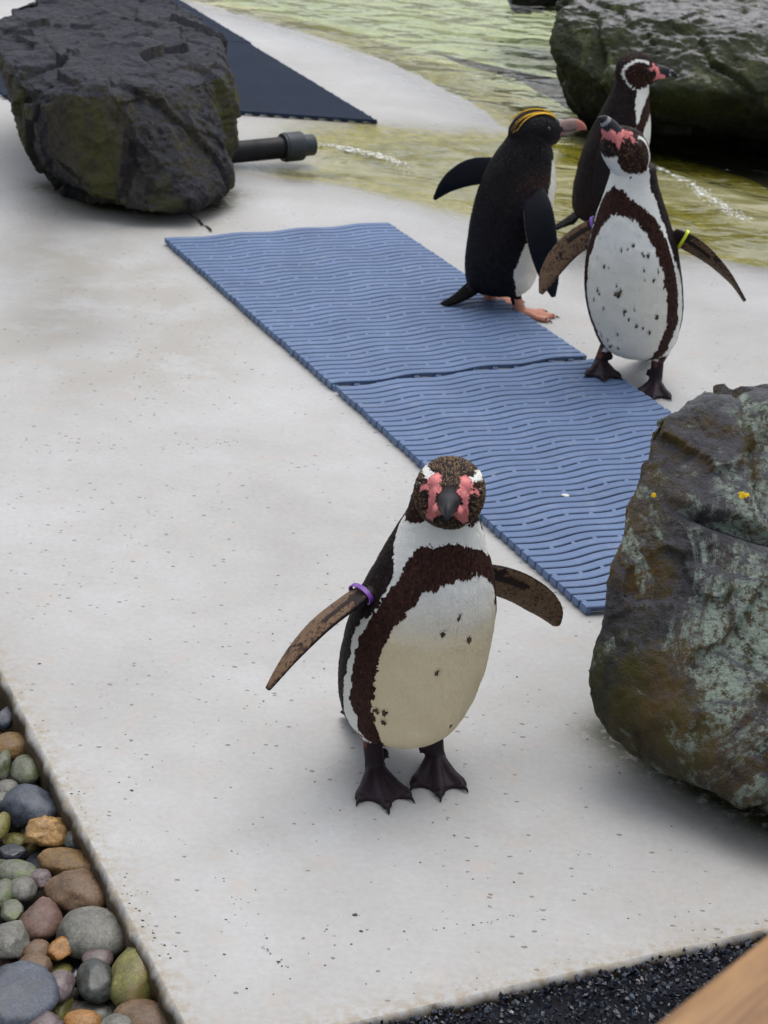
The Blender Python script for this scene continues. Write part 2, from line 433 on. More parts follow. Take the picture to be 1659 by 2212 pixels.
tag(link('grit', mesh_from('grit', gv, gf, mat_plain('grit', (.075, .07, .06), .9, .2, .5, 40), False)), 'scattered dark specks of grit lying on the pale concrete', 'grit', kind='stuff')

# beds beside the slab
bedm = mat_plain('bed_soil', (.03, .026, .018), .95, .2, .5, 25, .5, .01)
me = mesh_from('pebble_bed', [(-9, .2, -.115), (4, .2, -.115), (4, 6, -.115), (-9, 14, -.115)], [(0, 1, 2, 3)], bedm, False)
tag(link('pebble_bed', me), kind='structure')

# ------------------------------------------------------------------ water of the pool
def mat_water():
    m = bpy.data.materials.new('pool_water'); m.use_nodes = True
    nt = m.node_tree; nt.nodes.clear()
    o = nd(nt, 'OutputMaterial')
    p = pos(nt)
    w1 = noi(nt, mapv(nt, p, (1.0, 1.35, 1), rot=(0, 0, rad(8))), 4.2, 2, 0.35, 0.6)
    w2 = noi(nt, mapv(nt, p, (1.0, 1.7, 1), rot=(0, 0, rad(-20))), 14.0, 3, 0.5, 0.4)
    calm = nd(nt, 'MapRange', {0: nd(nt, 'SeparateXYZ', {0: p}).outputs[1], 1: 5.6, 2: 7.6, 3: 0.10, 4: 1.0}).outputs[0]
    h = mth(nt, 'ADD', mth(nt, 'MULTIPLY', w1, 1.0), mth(nt, 'MULTIPLY', w2, 0.10))
    bn = nd(nt, 'Bump', {'Height': mth(nt, 'MULTIPLY', h, calm), 'Strength': 1.0, 'Distance': 0.10}).outputs[0]
    fr = nd(nt, 'Fresnel', {'IOR': 1.33, 'Normal': bn}).outputs[0]
    tr = nd(nt, 'BsdfTransparent', {'Color': (.97, .985, .93)}).outputs[0]
    gl = nd(nt, 'BsdfGlossy', {'Color': (1, 1, 1), 'Roughness': 0.03, 'Normal': bn}).outputs[0]
    mx = nd(nt, 'MixShader', {0: fr, 1: tr, 2: gl}).outputs[0]
    nt.links.new(mx, o.inputs['Surface'])
    return m
WM = mat_water()
me = mesh_from('pool_water', [(-7, 4.5, WATER_Z), (7, 4.5, WATER_Z), (7, 14, WATER_Z), (-7, 14, WATER_Z)], [(0, 1, 2, 3)], WM)
tag(link('pool_water', me), kind='structure')
# distant pool floor past the slab sheet
me = mesh_from('pool_floor', [(-40, 13.3, -.33), (40, 13.3, -.33), (40, 60, -.33), (-40, 60, -.33)], [(0, 1, 2, 3)], mat_plain('pool_floor', (.34, .4, .24), .8))
tag(link('pool_floor', me), kind='structure')

# white water: the spill from the pipe and a run of froth in the shallows
def froth(pix, n, spread, size, seed, zt=.012):
    rnd = random.Random(seed); bm = bmesh.new()
    for i in range(n):
        t = rnd.random() * (len(pix) - 1); k = int(t); f_ = t - k
        q = G(pix[k][0] + (pix[k + 1][0] - pix[k][0]) * f_ + rnd.gauss(0, spread), pix[k][1] + (pix[k + 1][1] - pix[k][1]) * f_ + rnd.gauss(0, spread * .33), WATER_Z)
        s = size * rnd.uniform(.35, 1.3)
        r = bmesh.ops.create_icosphere(bm, subdivisions=1, radius=s)
        sx, sy, sz = rnd.uniform(.8, 2.2), rnd.uniform(.5, 1.1), rnd.uniform(.25, .7)
        rot = Matrix.Rotation(rnd.gauss(-.5, .4), 3, 'Z')
        for v in r['verts']:
            c = rot @ Vector((v.co.x * sx, v.co.y * sy, v.co.z * sz)) * rnd.uniform(.75, 1.25)
            v.co = c + q + Vector((0, 0, rnd.random() * .002 + s * .1))
    me = bpy.data.meshes.new('froth'); bm.to_mesh(me); bm.free()
    me.polygons.foreach_set('use_smooth', [True] * len(me.polygons))
    return me
def sheet(pix, wid, seed, thr, nl=110, nw=18):
    pts = [G(*q, WATER_Z) for q in pix]; V, F, E_ = [], [], []
    for i in range(nl + 1):
        t = i / nl * (len(pts) - 1); c = Vector(crom([tuple(q) for q in pts], t)); c2 = Vector(crom([tuple(q) for q in pts], min(t + .02, len(pts) - 1.001))); dd = (c2 - c)
        n_ = Vector((-dd.y, dd.x, 0)).normalized() if dd.length > 1e-6 else Vector((0, 1, 0))
        w_ = wid * (.45 + .9 * i / nl) * (1 + .5 * mn.noise(Vector((i * .13, seed, 0))))
        for k in range(nw + 1):
            s_ = k / nw * 2 - 1; q = c + n_ * (s_ * w_); e = (1 - s_ * s_) * min(1, i / 6 + .4, (nl - i) / 14)
            z = .0025 + .016 * e * (mn.noise(Vector((q.x * 38, q.y * 55, seed))) * .5 + .35) + .005 * mn.noise(Vector((q.x * 130, q.y * 150, seed + 4)))
            V.append((q.x, q.y, WATER_Z + max(.0015, z))); E_.append(e)
    for i in range(nl):
        for k in range(nw): a = i * (nw + 1) + k; F.append((a, a + 1, a + nw + 2, a + nw + 1))
    me = mesh_from('white_water', V, F); set_attr(me, 'e', E_)
    m = bpy.data.materials.new('white_water'); m.use_nodes = True; nt = m.node_tree; b = nt.nodes['Principled BSDF']
    p = pos(nt); nz_ = noi(nt, mapv(nt, p, (1, 1.9, 1)), 46.0, 5, .7, .6); n2_ = noi(nt, p, 150.0, 3, .7)
    f = mth(nt, 'ADD', mth(nt, 'MULTIPLY', att(nt, 'e'), .20), mth(nt, 'ADD', mth(nt, 'MULTIPLY', nz_, .8), mth(nt, 'MULTIPLY', n2_, .3)))
    setin(nt, b, 'Base Color', (.86, .88, .88)); setin(nt, b, 'Roughness', .18)
    setin(nt, b, 'Alpha', ramp(nt, f, [(thr, 0.0), (thr + .07, .9)]))
    setin(nt, b, 'Normal', bump(nt, nz_, .8, .012)); me.materials.append(m)
    return me
def crom(pts, t):
    n = len(pts); i = min(int(t), n - 2); f = t - i
    p = [np.array(pts[max(0, min(n - 1, i + d))], float) for d in (-1, 0, 1, 2)]
    return .5 * (2 * p[1] + (p[2] - p[0]) * f + (2 * p[0] - 5 * p[1] + 4 * p[2] - p[3]) * f * f + (3 * p[1] - p[0] - 3 * p[2] + p[3]) * f ** 3)
m, nt, b = newmat('froth', .15, .6)
b.inputs['Base Color'].default_value = (.82, .85, .86, 1)
b.inputs['Alpha'].default_value = .55
fm = m
def joined(name, ms):
    bm = bmesh.new()
    me = bpy.data.meshes.new(name); mats = []
    for q_ in ms:
        n0 = len(bm.faces); bm.from_mesh(q_); bm.faces.ensure_lookup_table()
        for f_ in bm.faces[n0:]: f_.material_index = len(mats)
        mats.append(q_.materials[0])
    bm.to_mesh(me); bm.free(); [me.materials.append(x) for x in mats]
    me.polygons.foreach_set('use_smooth', [True] * len(me.polygons))
    return me
def fr_(*a):
    q_ = froth(*a); q_.materials.append(fm); return q_
tag(link('spilling_water', joined('spilling_water', [sheet([(674, 317), (715, 320), (770, 328), (825, 343), (885, 362)], 0.040, 3, .72), fr_([(760, 328), (830, 345), (880, 360)], 40, 9, .0035, 2)])),
    'white splashing water spilling from the pipe mouth over green algae', 'water', kind='stuff')
tag(link('froth', joined('froth', [sheet([(1360, 345), (1430, 372), (1490, 400), (1520, 424), (1560, 450), (1600, 475), (1640, 505)], .060, 7, .755), fr_([(1490, 402), (1530, 425)], 40, 10, .003, 5), fr_([(1540, 435), (1600, 475)], 50, 11, .003, 6)])),
    'broken line of white froth drifting over yellow-green shallows', 'froth', kind='stuff')

# ------------------------------------------------------------------ drainage mats
def mat_mat(name, col, dirt):
    m, nt, b = newmat(name, .6, .2)
    p = pos(nt)
    n = noi(nt, p, 6.0, 5, .6); n2 = noi(nt, p, 140.0, 3, .6)
    c = ramp(nt, n, [(0.3, tuple(x * .88 for x in col)), (0.7, tuple(x * 1.1 for x in col))])
    c = mixc(nt, mth(nt, 'MULTIPLY', ramp(nt, noi(nt, p, 24.0, 6, .7), [(0.53, 0.0), (0.75, 1.0)]), .42), c, dirt)
    c = mixc(nt, .35, c, ramp(nt, n2, [(0.3, (.8, .8, .8)), (0.7, (1.15, 1.15, 1.15))]), 'MULTIPLY')
    setin(nt, b, 'Base Color', c)
    setin(nt, b, 'Normal', bump(nt, n2, .25, .0008))
    return m
BLUE = mat_mat('blue_grey_vinyl', (.112, .166, .285), (.22, .25, .31))
SLATE = mat_mat('slate_vinyl', (.017, .030, .062), (.045, .055, .075))
U = Vector((.8822, .4709, 0)); Vd = Vector((.4709, -.8822, 0))

def slat_mesh(W, wv, amp, lam, ph, h0, h1, name, mat, nseg=44, edge=(0, 0)):
    full = [(-.49, h0), (-.495, h1 - .0042), (-.5, h1 - .0034), (-.5, h1 - .0014), (-.42, h1), (.42, h1), (.5, h1 - .0014), (.5, h1 - .0034), (.495, h1 - .0042), (.49, h0)]
    tee = [(-.20, h0), (-.20, h1 - .0046), (-.5, h1 - .0034), (-.5, h1 - .0014), (-.42, h1), (.42, h1), (.5, h1 - .0014), (.5, h1 - .0034), (.20, h1 - .0046), (.20, h0)]   # thin tread on a narrow web
    V, F = [], []
    us_ = [0, .010, .0102] + [.0102 + (W - .0204) * k / (nseg - 4) for k in range(1, nseg - 4)] + [W - .0102, W - .010, W]; nseg = len(us_) - 1
    for i in range(nseg + 1):
        u = us_[i]; prof = full if (i < 2 or i > nseg - 2) else tee
        o = amp * math.sin(2 * math.pi * u / lam + ph)
        for a, z in prof: V.append((u, a * wv + o, z))
    n = len(prof)
    for i in range(nseg):
        for j in range(n): F.append((i * n + j, i * n + (j + 1) % n, (i + 1) * n + (j + 1) % n, (i + 1) * n + j))
    F.append(tuple(range(n))); F.append(tuple(nseg * n + j for j in range(n))[::-1])
    me = mesh_from(name, V, F, mat, False)
    return me
def box_into(V, F, x0, x1, y0, y1, z0, z1):
    k = len(V)
    V += [(x0, y0, z0), (x1, y0, z0), (x1, y1, z0), (x0, y1, z0), (x0, y0, z1), (x1, y0, z1), (x1, y1, z1), (x0, y1, z1)]
    F += [(k, k + 3, k + 2, k + 1), (k + 4, k + 5, k + 6, k + 7), (k, k + 1, k + 5, k + 4), (k + 1, k + 2, k + 6, k + 5), (k + 2, k + 3, k + 7, k + 6), (k + 3, k, k + 4, k + 7)]

def blue_mat(origin, udir, L, n, ph, label, tabrow, loops):
    """slats run along local x, the mat's length runs along local -y"""
    W = .694; pitch = L / n; lam = .196; amp = .0066; sw = pitch - .0054
    root = empty('slatted_mat', origin, math.atan2(udir.y, udir.x))
    tag(root, label, 'mat', 'blue slatted mats')
    sm = slat_mesh(W, sw, amp, lam, ph, .0035, .0175, 'slat', BLUE)
    rnd = random.Random(int(ph * 10) + 3)
    for j in range(n):
        o = link('slat', sm, root, (rnd.uniform(-.0012, .0012), -(j + .5) * pitch, rnd.uniform(-.0003, .0003)))
    V, F = [], []
    off = lambda u: amp * math.sin(2 * math.pi * u / lam + ph)
    k = 0; u = .010
    us = []
    while u < W: us.append(u); u += .0533
    for j in range(1, n):
        if (j - tabrow) % 4 == 0:
            sh = 0.0 if True else .0
            for q in us:
                y = -j * pitch + off(q)
                box_into(V, F, q - .0045, q + .0045, y - .005, y + .005, .004, .0170)
        elif rnd.random() < .9:
            for q in us: 
                y = -j * pitch + off(q)
                if rnd.random() < .10: box_into(V, F, q - .003, q + .003, y - .005, y + .005, .004, .0130)
    tag(link('link_tabs', mesh_from('link_tabs', V, F, BLUE, False), root), kind='stuff')
    rv, rf = [], []
    box_into(rv, rf, -.004, .004, -L + .004, -.004, .0005, .0065)
    rm = mesh_from('runner', rv, rf, BLUE, False)
    for q in us: link('runner', rm, root, (q, 0, 0))
    if loops:
        bm = bmesh.new()
        N = 14
        ring = []
        for i in range(N):
            a = 2 * math.pi * i / N
            ring.append([bm.verts.new((math.cos(a) * r, math.sin(a) * r, z)) for r, z in ((.0062, .0), (.0062, .011), (.0034, .011), (.0034, .0))])
        for i in range(N):
            A_, B_ = ring[i], ring[(i + 1) % N]
            for j in range(3): bm.faces.new((A_[j], B_[j], B_[j + 1], A_[j + 1]))
        lm = bpy.data.meshes.new('loop'); bm.to_mesh(lm); bm.free(); lm.materials.append(BLUE)
        for q in us: link('loop', lm, root, (q, -L + off(q) - .0042, .0005))
    return root
O1 = Vector((-.6721, 5.0536, .0)) + Vector((0, 0, .003))
ph1 = 1.0
blue_mat(O1, U, 1.122, 41, ph1, 'blue-grey slatted rubber mat touching the black penguin with yellow head feathers', 3, True)
O2 = O1 + Vd * 1.137 + U * .004
blue_mat(O2, (U + Vd * .006).normalized(), 1.120, 41, ph1 + 1.7, 'blue-grey slatted rubber mat running under the green-streaked lichen boulder', 4, False)

# a white dropping on the mat
bm = bmesh.new(); bmesh.ops.create_icosphere(bm, subdivisions=2, radius=1)
for v in bm.verts: v.co = Vector((v.co.x * .0085, v.co.y * .006, max(v.co.z, -.1) * .003)) * (1 + .35 * mn.noise(v.co * 2.3))
me = bpy.data.meshes.new('dropping'); bm.to_mesh(me); bm.free(); me.materials.append(mat_plain('dropping', (.62, .62, .58), .6))
tag(link('dropping', me, None, G(1221, 1070, .0205)), 'small white bird dropping on the blue slatted mat', 'dropping')
# far ribbed mats, finer ridges
def ridged_mat(o, u, v, W, L, pitch, label):
    root = empty('ribbed_mat', o)
    tag(root, label, 'mat', 'dark ribbed mats')
    V, F = [], []; n = int(L / pitch)
    rnd = random.Random(n + int(o.x * 100))
    nn = Vector((-u.y, u.x, 0)).normalized()
    for j in range(n):
        c = v * ((j + .5) * L / n); k = len(V); wv = pitch * .27; jx = rnd.uniform(-.003, .003)
        for s in range(9):
            t = s / 8; wob = .0015 * math.sin(t * 25 + j * .02) + .004 * math.sin(j * .11) * .3
            q = c + u * (W * t + (jx if s in (0, 8) else 0)) + nn * wob
            for a, z in ((-1, .006), (-.7, .0145), (.7, .0145), (1, .006)): p_ = q + nn * (a * wv); V.append((p_.x, p_.y, z))
        for s in range(8):
            for a in range(4): F.append((k + s * 4 + a, k + s * 4 + (a + 1) % 4, k + s * 4 + 4 + (a + 1) % 4, k + s * 4 + 4 + a))
        F.append((k, k + 1, k + 2, k + 3)); F.append((k + 35, k + 34, k + 33, k + 32))
    tag(link('ridges', mesh_from('ridges', V, F, SLATE, False), root), kind='stuff')
    V, F = [], []
    for q in range(int(W / .052) + 1):
        a = u * (.008 + q * .052); k = len(V)
        for s in (0, 1):
            c = a + v * (.002 + s * (L - .004))
            for dx, z in ((-.009, .0005), (-.009, .008), (.009, .008), (.009, .0005)): p_ = c + u * dx; V.append((p_.x, p_.y, z))
        F += [(k, k + 1, k + 2, k + 3), (k + 7, k + 6, k + 5, k + 4)] + [(k + j, k + 4 + j, k + 4 + (j + 1) % 4, k + (j + 1) % 4) for j in range(4)]
    tag(link('runners', mesh_from('runners', V, F, SLATE, False), root), kind='stuff')
    return root
fr = Vector((-.134, 6.597, .0)); fu = Vector((-.992, -.05, 0)).normalized(); fv = (G(542, 104) - G(815, 270)).normalized()
RP = .0172
for a, lab in ((0, 'dark ribbed rubber mat with its corner near the pipe mouth'), (1, 'dark ribbed rubber mat mostly hidden behind the black boulder')):
    ridged_mat(fr + fu * (.662 * a) + Vector((0, 0, .003)), fu, fv, .656, 1.24, RP, lab)
ridged_mat(fr + fv * 1.252 + Vector((0, 0, .003)) - fu * .012, fu, fv, .656, 1.24, RP, 'dark ribbed rubber mat laid past the end of the one by the pipe')

# ------------------------------------------------------------------ boulders
def boulder(name, blocks, voxel, amp, seed, mat, label, group, post=None, sm=6, strata=None, sink=0.015):
    bm = bmesh.new()
    for pts in blocks:
        vs_ = [bm.verts.new(p) for p in pts]
        r = bmesh.ops.convex_hull(bm, input=vs_)
        bmesh.ops.delete(bm, geom=[v for v in vs_ if v.is_valid and not v.link_faces], context='VERTS')
    bmesh.ops.recalc_face_normals(bm, faces=bm.faces)
    me = bpy.data.meshes.new('tmp'); bm.to_mesh(me); bm.free()
    o = link('tmp', me)
    md = o.modifiers.new('r0', 'REMESH'); md.mode = 'VOXEL'; md.voxel_size = voxel * 2.5
    s_ = o.modifiers.new('s0', 'SMOOTH'); s_.factor = .5; s_.iterations = sm
    md = o.modifiers.new('r', 'REMESH'); md.mode = 'VOXEL'; md.voxel_size = voxel
    s_ = o.modifiers.new('s', 'SMOOTH'); s_.factor = .5; s_.iterations = 3
    dg = bpy.context.evaluated_depsgraph_get()
    nm = bpy.data.meshes.new_from_object(o.evaluated_get(dg))
    bpy.data.objects.remove(o)
    n = len(nm.vertices)
    P = np.empty(n * 3); nm.vertices.foreach_get('co', P); P = P.reshape(-1, 3)
    N = np.empty(n * 3); nm.vertices.foreach_get('normal', N); N = N.reshape(-1, 3)
    Q = P + seed * 3.1
    W3 = np.c_[fbm(Q, 3, 3, 1), fbm(Q, 3, 3, 11), fbm(Q, 3, 3, 21)] - .5
    Qw = Q + .18 * W3
    r1 = 1 - np.abs(2 * fbm(Qw, 4.2, 4) - 1)
    d = amp * (1.7 * (fbm(Qw, 3.4, 2, 5) - .5) + 1.1 * (r1 - .75) + .8 * (fbm(Qw, 12, 4, 8) - .5)) + amp * .6 * (fbm(Qw, 40, 3, 3) - .5)
    d = d * .55
    rs = np.random.RandomState(seed)
    lo, hi = Q.min(0) - .05, Q.max(0) + .05
    for K, wgt in ((46, 1.0), (300, .42), (1500, .13)):          # split faces: tilted facets at three sizes
        cpt = rs.uniform(lo, hi, (K, 3)); nk = rs.normal(size=(K, 3)); nk /= np.linalg.norm(nk, axis=1)[:, None]; hk = rs.uniform(-1, 1, K)
        size = (np.prod(hi - lo) / K) ** (1 / 3)
        Qj = Q + size * .35 * (np.c_[fbm(Q, 2.2 / size, 3, 3), fbm(Q, 2.2 / size, 3, 13), fbm(Q, 2.2 / size, 3, 43)] - .5)
        kt = KDTree(K); [kt.insert(c_, i_) for i_, c_ in enumerate(cpt)]; kt.balance()
        ix = np.array([kt.find(q_)[1] for q_ in Qj])
        d += wgt * amp * (.45 * hk[ix] + .9 * ((Qj - cpt[ix]) * nk[ix]).sum(1) / size)
    if strata: 
        sv = (Q @ np.array(strata[0])) * strata[1] + 2.0 * (fbm(Q, 4, 3, 77) - .5)
        d += strata[2] * (frac(sv) - .5)
    d = d - amp * .55 + amp * .30 * (fbm(Q, 95, 3, 19) - .5) - amp * .12 * sst(.56, .72, fbm(Qw, 21, 3, 71)) * np.clip(N[:, 2] + .35, 0, 1)
    if post: d = post(P, d)
    P = P + N * d[:, None]
    nm.vertices.foreach_set('co', P.ravel()); nm.update()
    nm.polygons.foreach_set('use_smooth', [True] * len(nm.polygons))
    nm.materials.clear(); nm.materials.append(mat)
    P[:, 2] -= sink
    nm.vertices.foreach_set('co', P.ravel()); nm.update()
    c = Vector((P[:, 0].mean(), P[:, 1].mean(), P[:, 2].min()))
    nm.transform(Matrix.Translation(-c)); nm.name = name
    ob = link(name, nm, None, c)
    tag(ob, label, 'boulder', group)
    return ob
def gp(*a): return [tuple(G(*q)) for q in a]

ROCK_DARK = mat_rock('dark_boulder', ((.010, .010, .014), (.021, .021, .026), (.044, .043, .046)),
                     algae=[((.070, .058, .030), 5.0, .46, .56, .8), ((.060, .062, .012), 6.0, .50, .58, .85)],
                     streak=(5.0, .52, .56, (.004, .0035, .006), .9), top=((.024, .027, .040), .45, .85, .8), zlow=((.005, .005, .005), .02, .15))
ROCK_LICH = mat_rock('lichen_boulder', ((.020, .020, .024), (.055, .053, .058), (.095, .09, .092)),
                     lichen=((.30, .36, .30), 5.5, .47, .53, .95), algae=[((.14, .085, .016), 6.0, .41, .50, .9), ((.062, .060, .010), 5.0, .46, .54, .9)],
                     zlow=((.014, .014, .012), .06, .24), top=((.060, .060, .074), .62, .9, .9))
ROCK_POOL = mat_rock('mossy_boulder', ((.006, .009, .002), (.016, .022, .005), (.042, .050, .011)),
                     lichen=((.13, .15, .045), 9.0, .53, .62, .5), algae=[((.03, .042, .006), 5.0, .4, .6, .7)],
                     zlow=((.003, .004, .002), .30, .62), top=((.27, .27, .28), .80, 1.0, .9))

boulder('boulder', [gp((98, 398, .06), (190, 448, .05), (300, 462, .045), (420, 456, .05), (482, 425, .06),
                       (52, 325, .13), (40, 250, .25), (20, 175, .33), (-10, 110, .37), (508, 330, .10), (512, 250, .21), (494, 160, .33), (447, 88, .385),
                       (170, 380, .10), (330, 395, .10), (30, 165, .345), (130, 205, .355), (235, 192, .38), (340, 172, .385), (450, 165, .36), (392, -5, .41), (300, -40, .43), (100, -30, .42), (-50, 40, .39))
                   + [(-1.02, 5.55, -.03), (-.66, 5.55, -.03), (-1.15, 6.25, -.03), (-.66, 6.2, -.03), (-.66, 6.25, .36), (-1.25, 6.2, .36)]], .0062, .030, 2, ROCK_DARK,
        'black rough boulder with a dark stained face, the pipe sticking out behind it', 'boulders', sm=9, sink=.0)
ca_, cb_ = G(1480, 1062, .43), G(1659, 1160, .405)
def ledge(P, d):
    zc = ca_.z + (P[:, 0] - ca_.x) * (cb_.z - ca_.z) / (cb_.x - ca_.x) + .03 * (fbm(P, 9, 3, 3) - .5)
    m_ = sst(ca_.x - .05, ca_.x + .04, P[:, 0])
    d = d - .030 * m_ * np.exp(-((P[:, 2] - zc) / .0075) ** 2) + .012 * m_ * sst(0, .012, P[:, 2] - zc)
    x2 = ca_.x + .085 + .25 * (.52 - P[:, 2]) + .02 * (fbm(P, 12, 3, 8) - .5)
    return d - .009 * np.exp(-((P[:, 0] - x2) / .007) ** 2) * sst(0, .02, P[:, 2] - zc) 
RR = boulder('boulder', [gp((1258, 1472, .175), (1268, 1535, .13), (1318, 1605, .085), (1412, 1665, .075), (1515, 1718, .07), (1659, 1785, .07), (1850, 1850, .075),
                       (1284, 1395, .235), (1300, 1300, .295), (1356, 1150, .39), (1376, 1050, .45), (1392, 985, .485), (1394, 906, .535), (1440, 884, .55), (1520, 854, .563), (1659, 868, .565), (1850, 880, .57), (1490, 880, .49), (1659, 866, .47), (1900, 890, .46))
                   + [(.62, 2.98, -.03), (.70, 2.76, -.03), (1.5, 2.75, -.03), (1.5, 3.3, -.03), (.62, 3.15, .30), (1.5, 3.25, .30)]], .0050, .020, 5, ROCK_LICH,
        'grey boulder streaked green and pale with lichen, standing over the end of the blue mat', 'boulders', sm=2, post=ledge, sink=0.0)
boulder('boulder', [gp((1160, 80, .30), (1168, 130, .22), (1212, 212, .085), (1272, 256, .03), (1400, 262, .05), (1550, 268, .05), (1750, 280, .05), (1950, 300, .05), (1300, 180, .2), (1500, 190, .22), (1800, 200, .22),
                       (1172, 12, .39), (1215, 25, .39), (1330, 36, .40), (1470, 30, .42), (1620, 48, .41), (1900, 62, .41), (1205, -25, .45), (1330, -50, .49), (1500, -60, .5), (1800, -40, .5))
                   + [(.75, 8.0, .4), (2.6, 8.0, .4), (.8, 7.6, -.3), (2.6, 7.6, -.3), (.85, 7.25, -.3), (2.4, 7.25, -.3)]], .0095, .035, 9, ROCK_POOL,
        'mossy dark green boulder with a pale top, standing in the pool water', 'boulders', sm=6)
boulder('boulder', [[(.40, 9.20, -.06), (.80, 9.30, -.06), (.38, 9.16, .03), (.82, 9.26, .03), (.45, 9.3, .12), (.75, 9.35, .12), (.45, 9.9, .12), (.85, 9.9, .12), (.4, 9.9, -.06), (.9, 9.9, -.06)]], .015, .03, 12, ROCK_POOL,
        'dark boulder in the water beyond the mossy pale-topped one', 'boulders', sm=3)
# two yellow lichen rosettes and a scrap of white on the rock face
def on_surface(ob, px, py):
    o = ob.matrix_world.inverted() @ Vector((0, 0, CAM_H)); t = ob.matrix_world.inverted() @ G(px, py, 0)
    bpy.context.view_layer.update()
    mw = Matrix.Translation(ob.location); o = mw.inverted() @ Vector((0, 0, CAM_H)); t = mw.inverted() @ G(px, py, 0)
    r, p_, n_, _ = ob.ray_cast(o, (t - o).normalized())
    return (p_, n_) if r else (None, None)
ylm = mat_plain('yellow_lichen', (.50, .34, .015), .9, .1, .35, 200, .6, .002)
bpy.context.view_layer.update()
for px, py, r_ in ((1604, 1068, .011), (1412, 1069, .0075)):
    p_, n_ = on_surface(RR, px, py)
    if p_ is None: continue
    rr_ = random.Random(px); V = [tuple(p_ + n_ * .004)]
    t1 = n_.orthogonal().normalized(); t2 = n_.cross(t1)
    for i in range(22):
        a = i * 2 * math.pi / 22; q = r_ * rr_.uniform(.65, 1.15); V.append(tuple(p_ + t1 * math.cos(a) * q + t2 * math.sin(a) * q - n_ * .002))
    link('lichen_patch', mesh_from('lichen_patch', V, [(0, 1 + i, 1 + (i + 1) % 22) for i in range(22)], ylm), RR)

# ------------------------------------------------------------------ pebbles
def pebble_mat(name, col, gloss=.5, band_=None, moss=None):
    m, nt, b = newmat(name, gloss, .45)
    p = ocoord(nt)
    n1 = noi(nt, p, 30, 5, .6, .5); n2 = noi(nt, p, 260, 4, .7)
    col = tuple(x * .8 for x in col)
    c = ramp(nt, n1, [(.3, tuple(x * .5 for x in col)), (.55, col), (.75, tuple(min(1, x * 1.45 + .01) for x in col))])
    c = mixc(nt, .9, c, ramp(nt, n2, [(.32, (.55, .55, .55)), (.68, (1.5, 1.47, 1.4))]), 'MULTIPLY')
    if band_: c = mixc(nt, ramp(nt, noi(nt, mapv(nt, p, (1, 1, 1), loc=(3, 1, 2)), 22, 3, .6), [(.5, 0.0), (.62, .85)]), c, band_)
    if moss: c = mixc(nt, ramp(nt, noi(nt, p, 40, 6, .7), [(.5, 0.0), (.62, .8)]), c, moss)
    setin(nt, b, 'Base Color', c)
    setin(nt, b, 'Roughness', ramp(nt, n1, [(.3, max(.06, gloss - .2)), (.7, min(1., gloss + .15))]))
    setin(nt, b, 'Normal', bump(nt, mth(nt, 'ADD', n1, mth(nt, 'MULTIPLY', n2, .3)), .5, .0025))
    return m
PM = {'slate': pebble_mat('pebble_slate', (.072, .085, .115)), 'ochre': pebble_mat('pebble_ochre', (.21, .125, .045), .6), 'grey': pebble_mat('pebble_grey', (.17, .17, .15), .5),
      'greygreen': pebble_mat('pebble_greygreen', (.155, .165, .125), .5, moss=(.09, .13, .03)), 'brown': pebble_mat('pebble_brown', (.17, .105, .06), .55), 'red': pebble_mat('pebble_red', (.15, .085, .065), .55),
      'orange': pebble_mat('pebble_orange', (.36, .17, .04), .45), 'tan': pebble_mat('pebble_tan', (.42, .25, .09), .5, band_=(.13, .055, .02)), 'black': pebble_mat('pebble_black', (.02, .024, .036), .16),
      'olive': pebble_mat('pebble_olive', (.20, .19, .055), .5, band_=(.16, .105, .045)), 'dark': pebble_mat('pebble_dark', (.06, .068, .062), .4), 'mauve': pebble_mat('pebble_mauve', (.17, .13, .135), .4)}
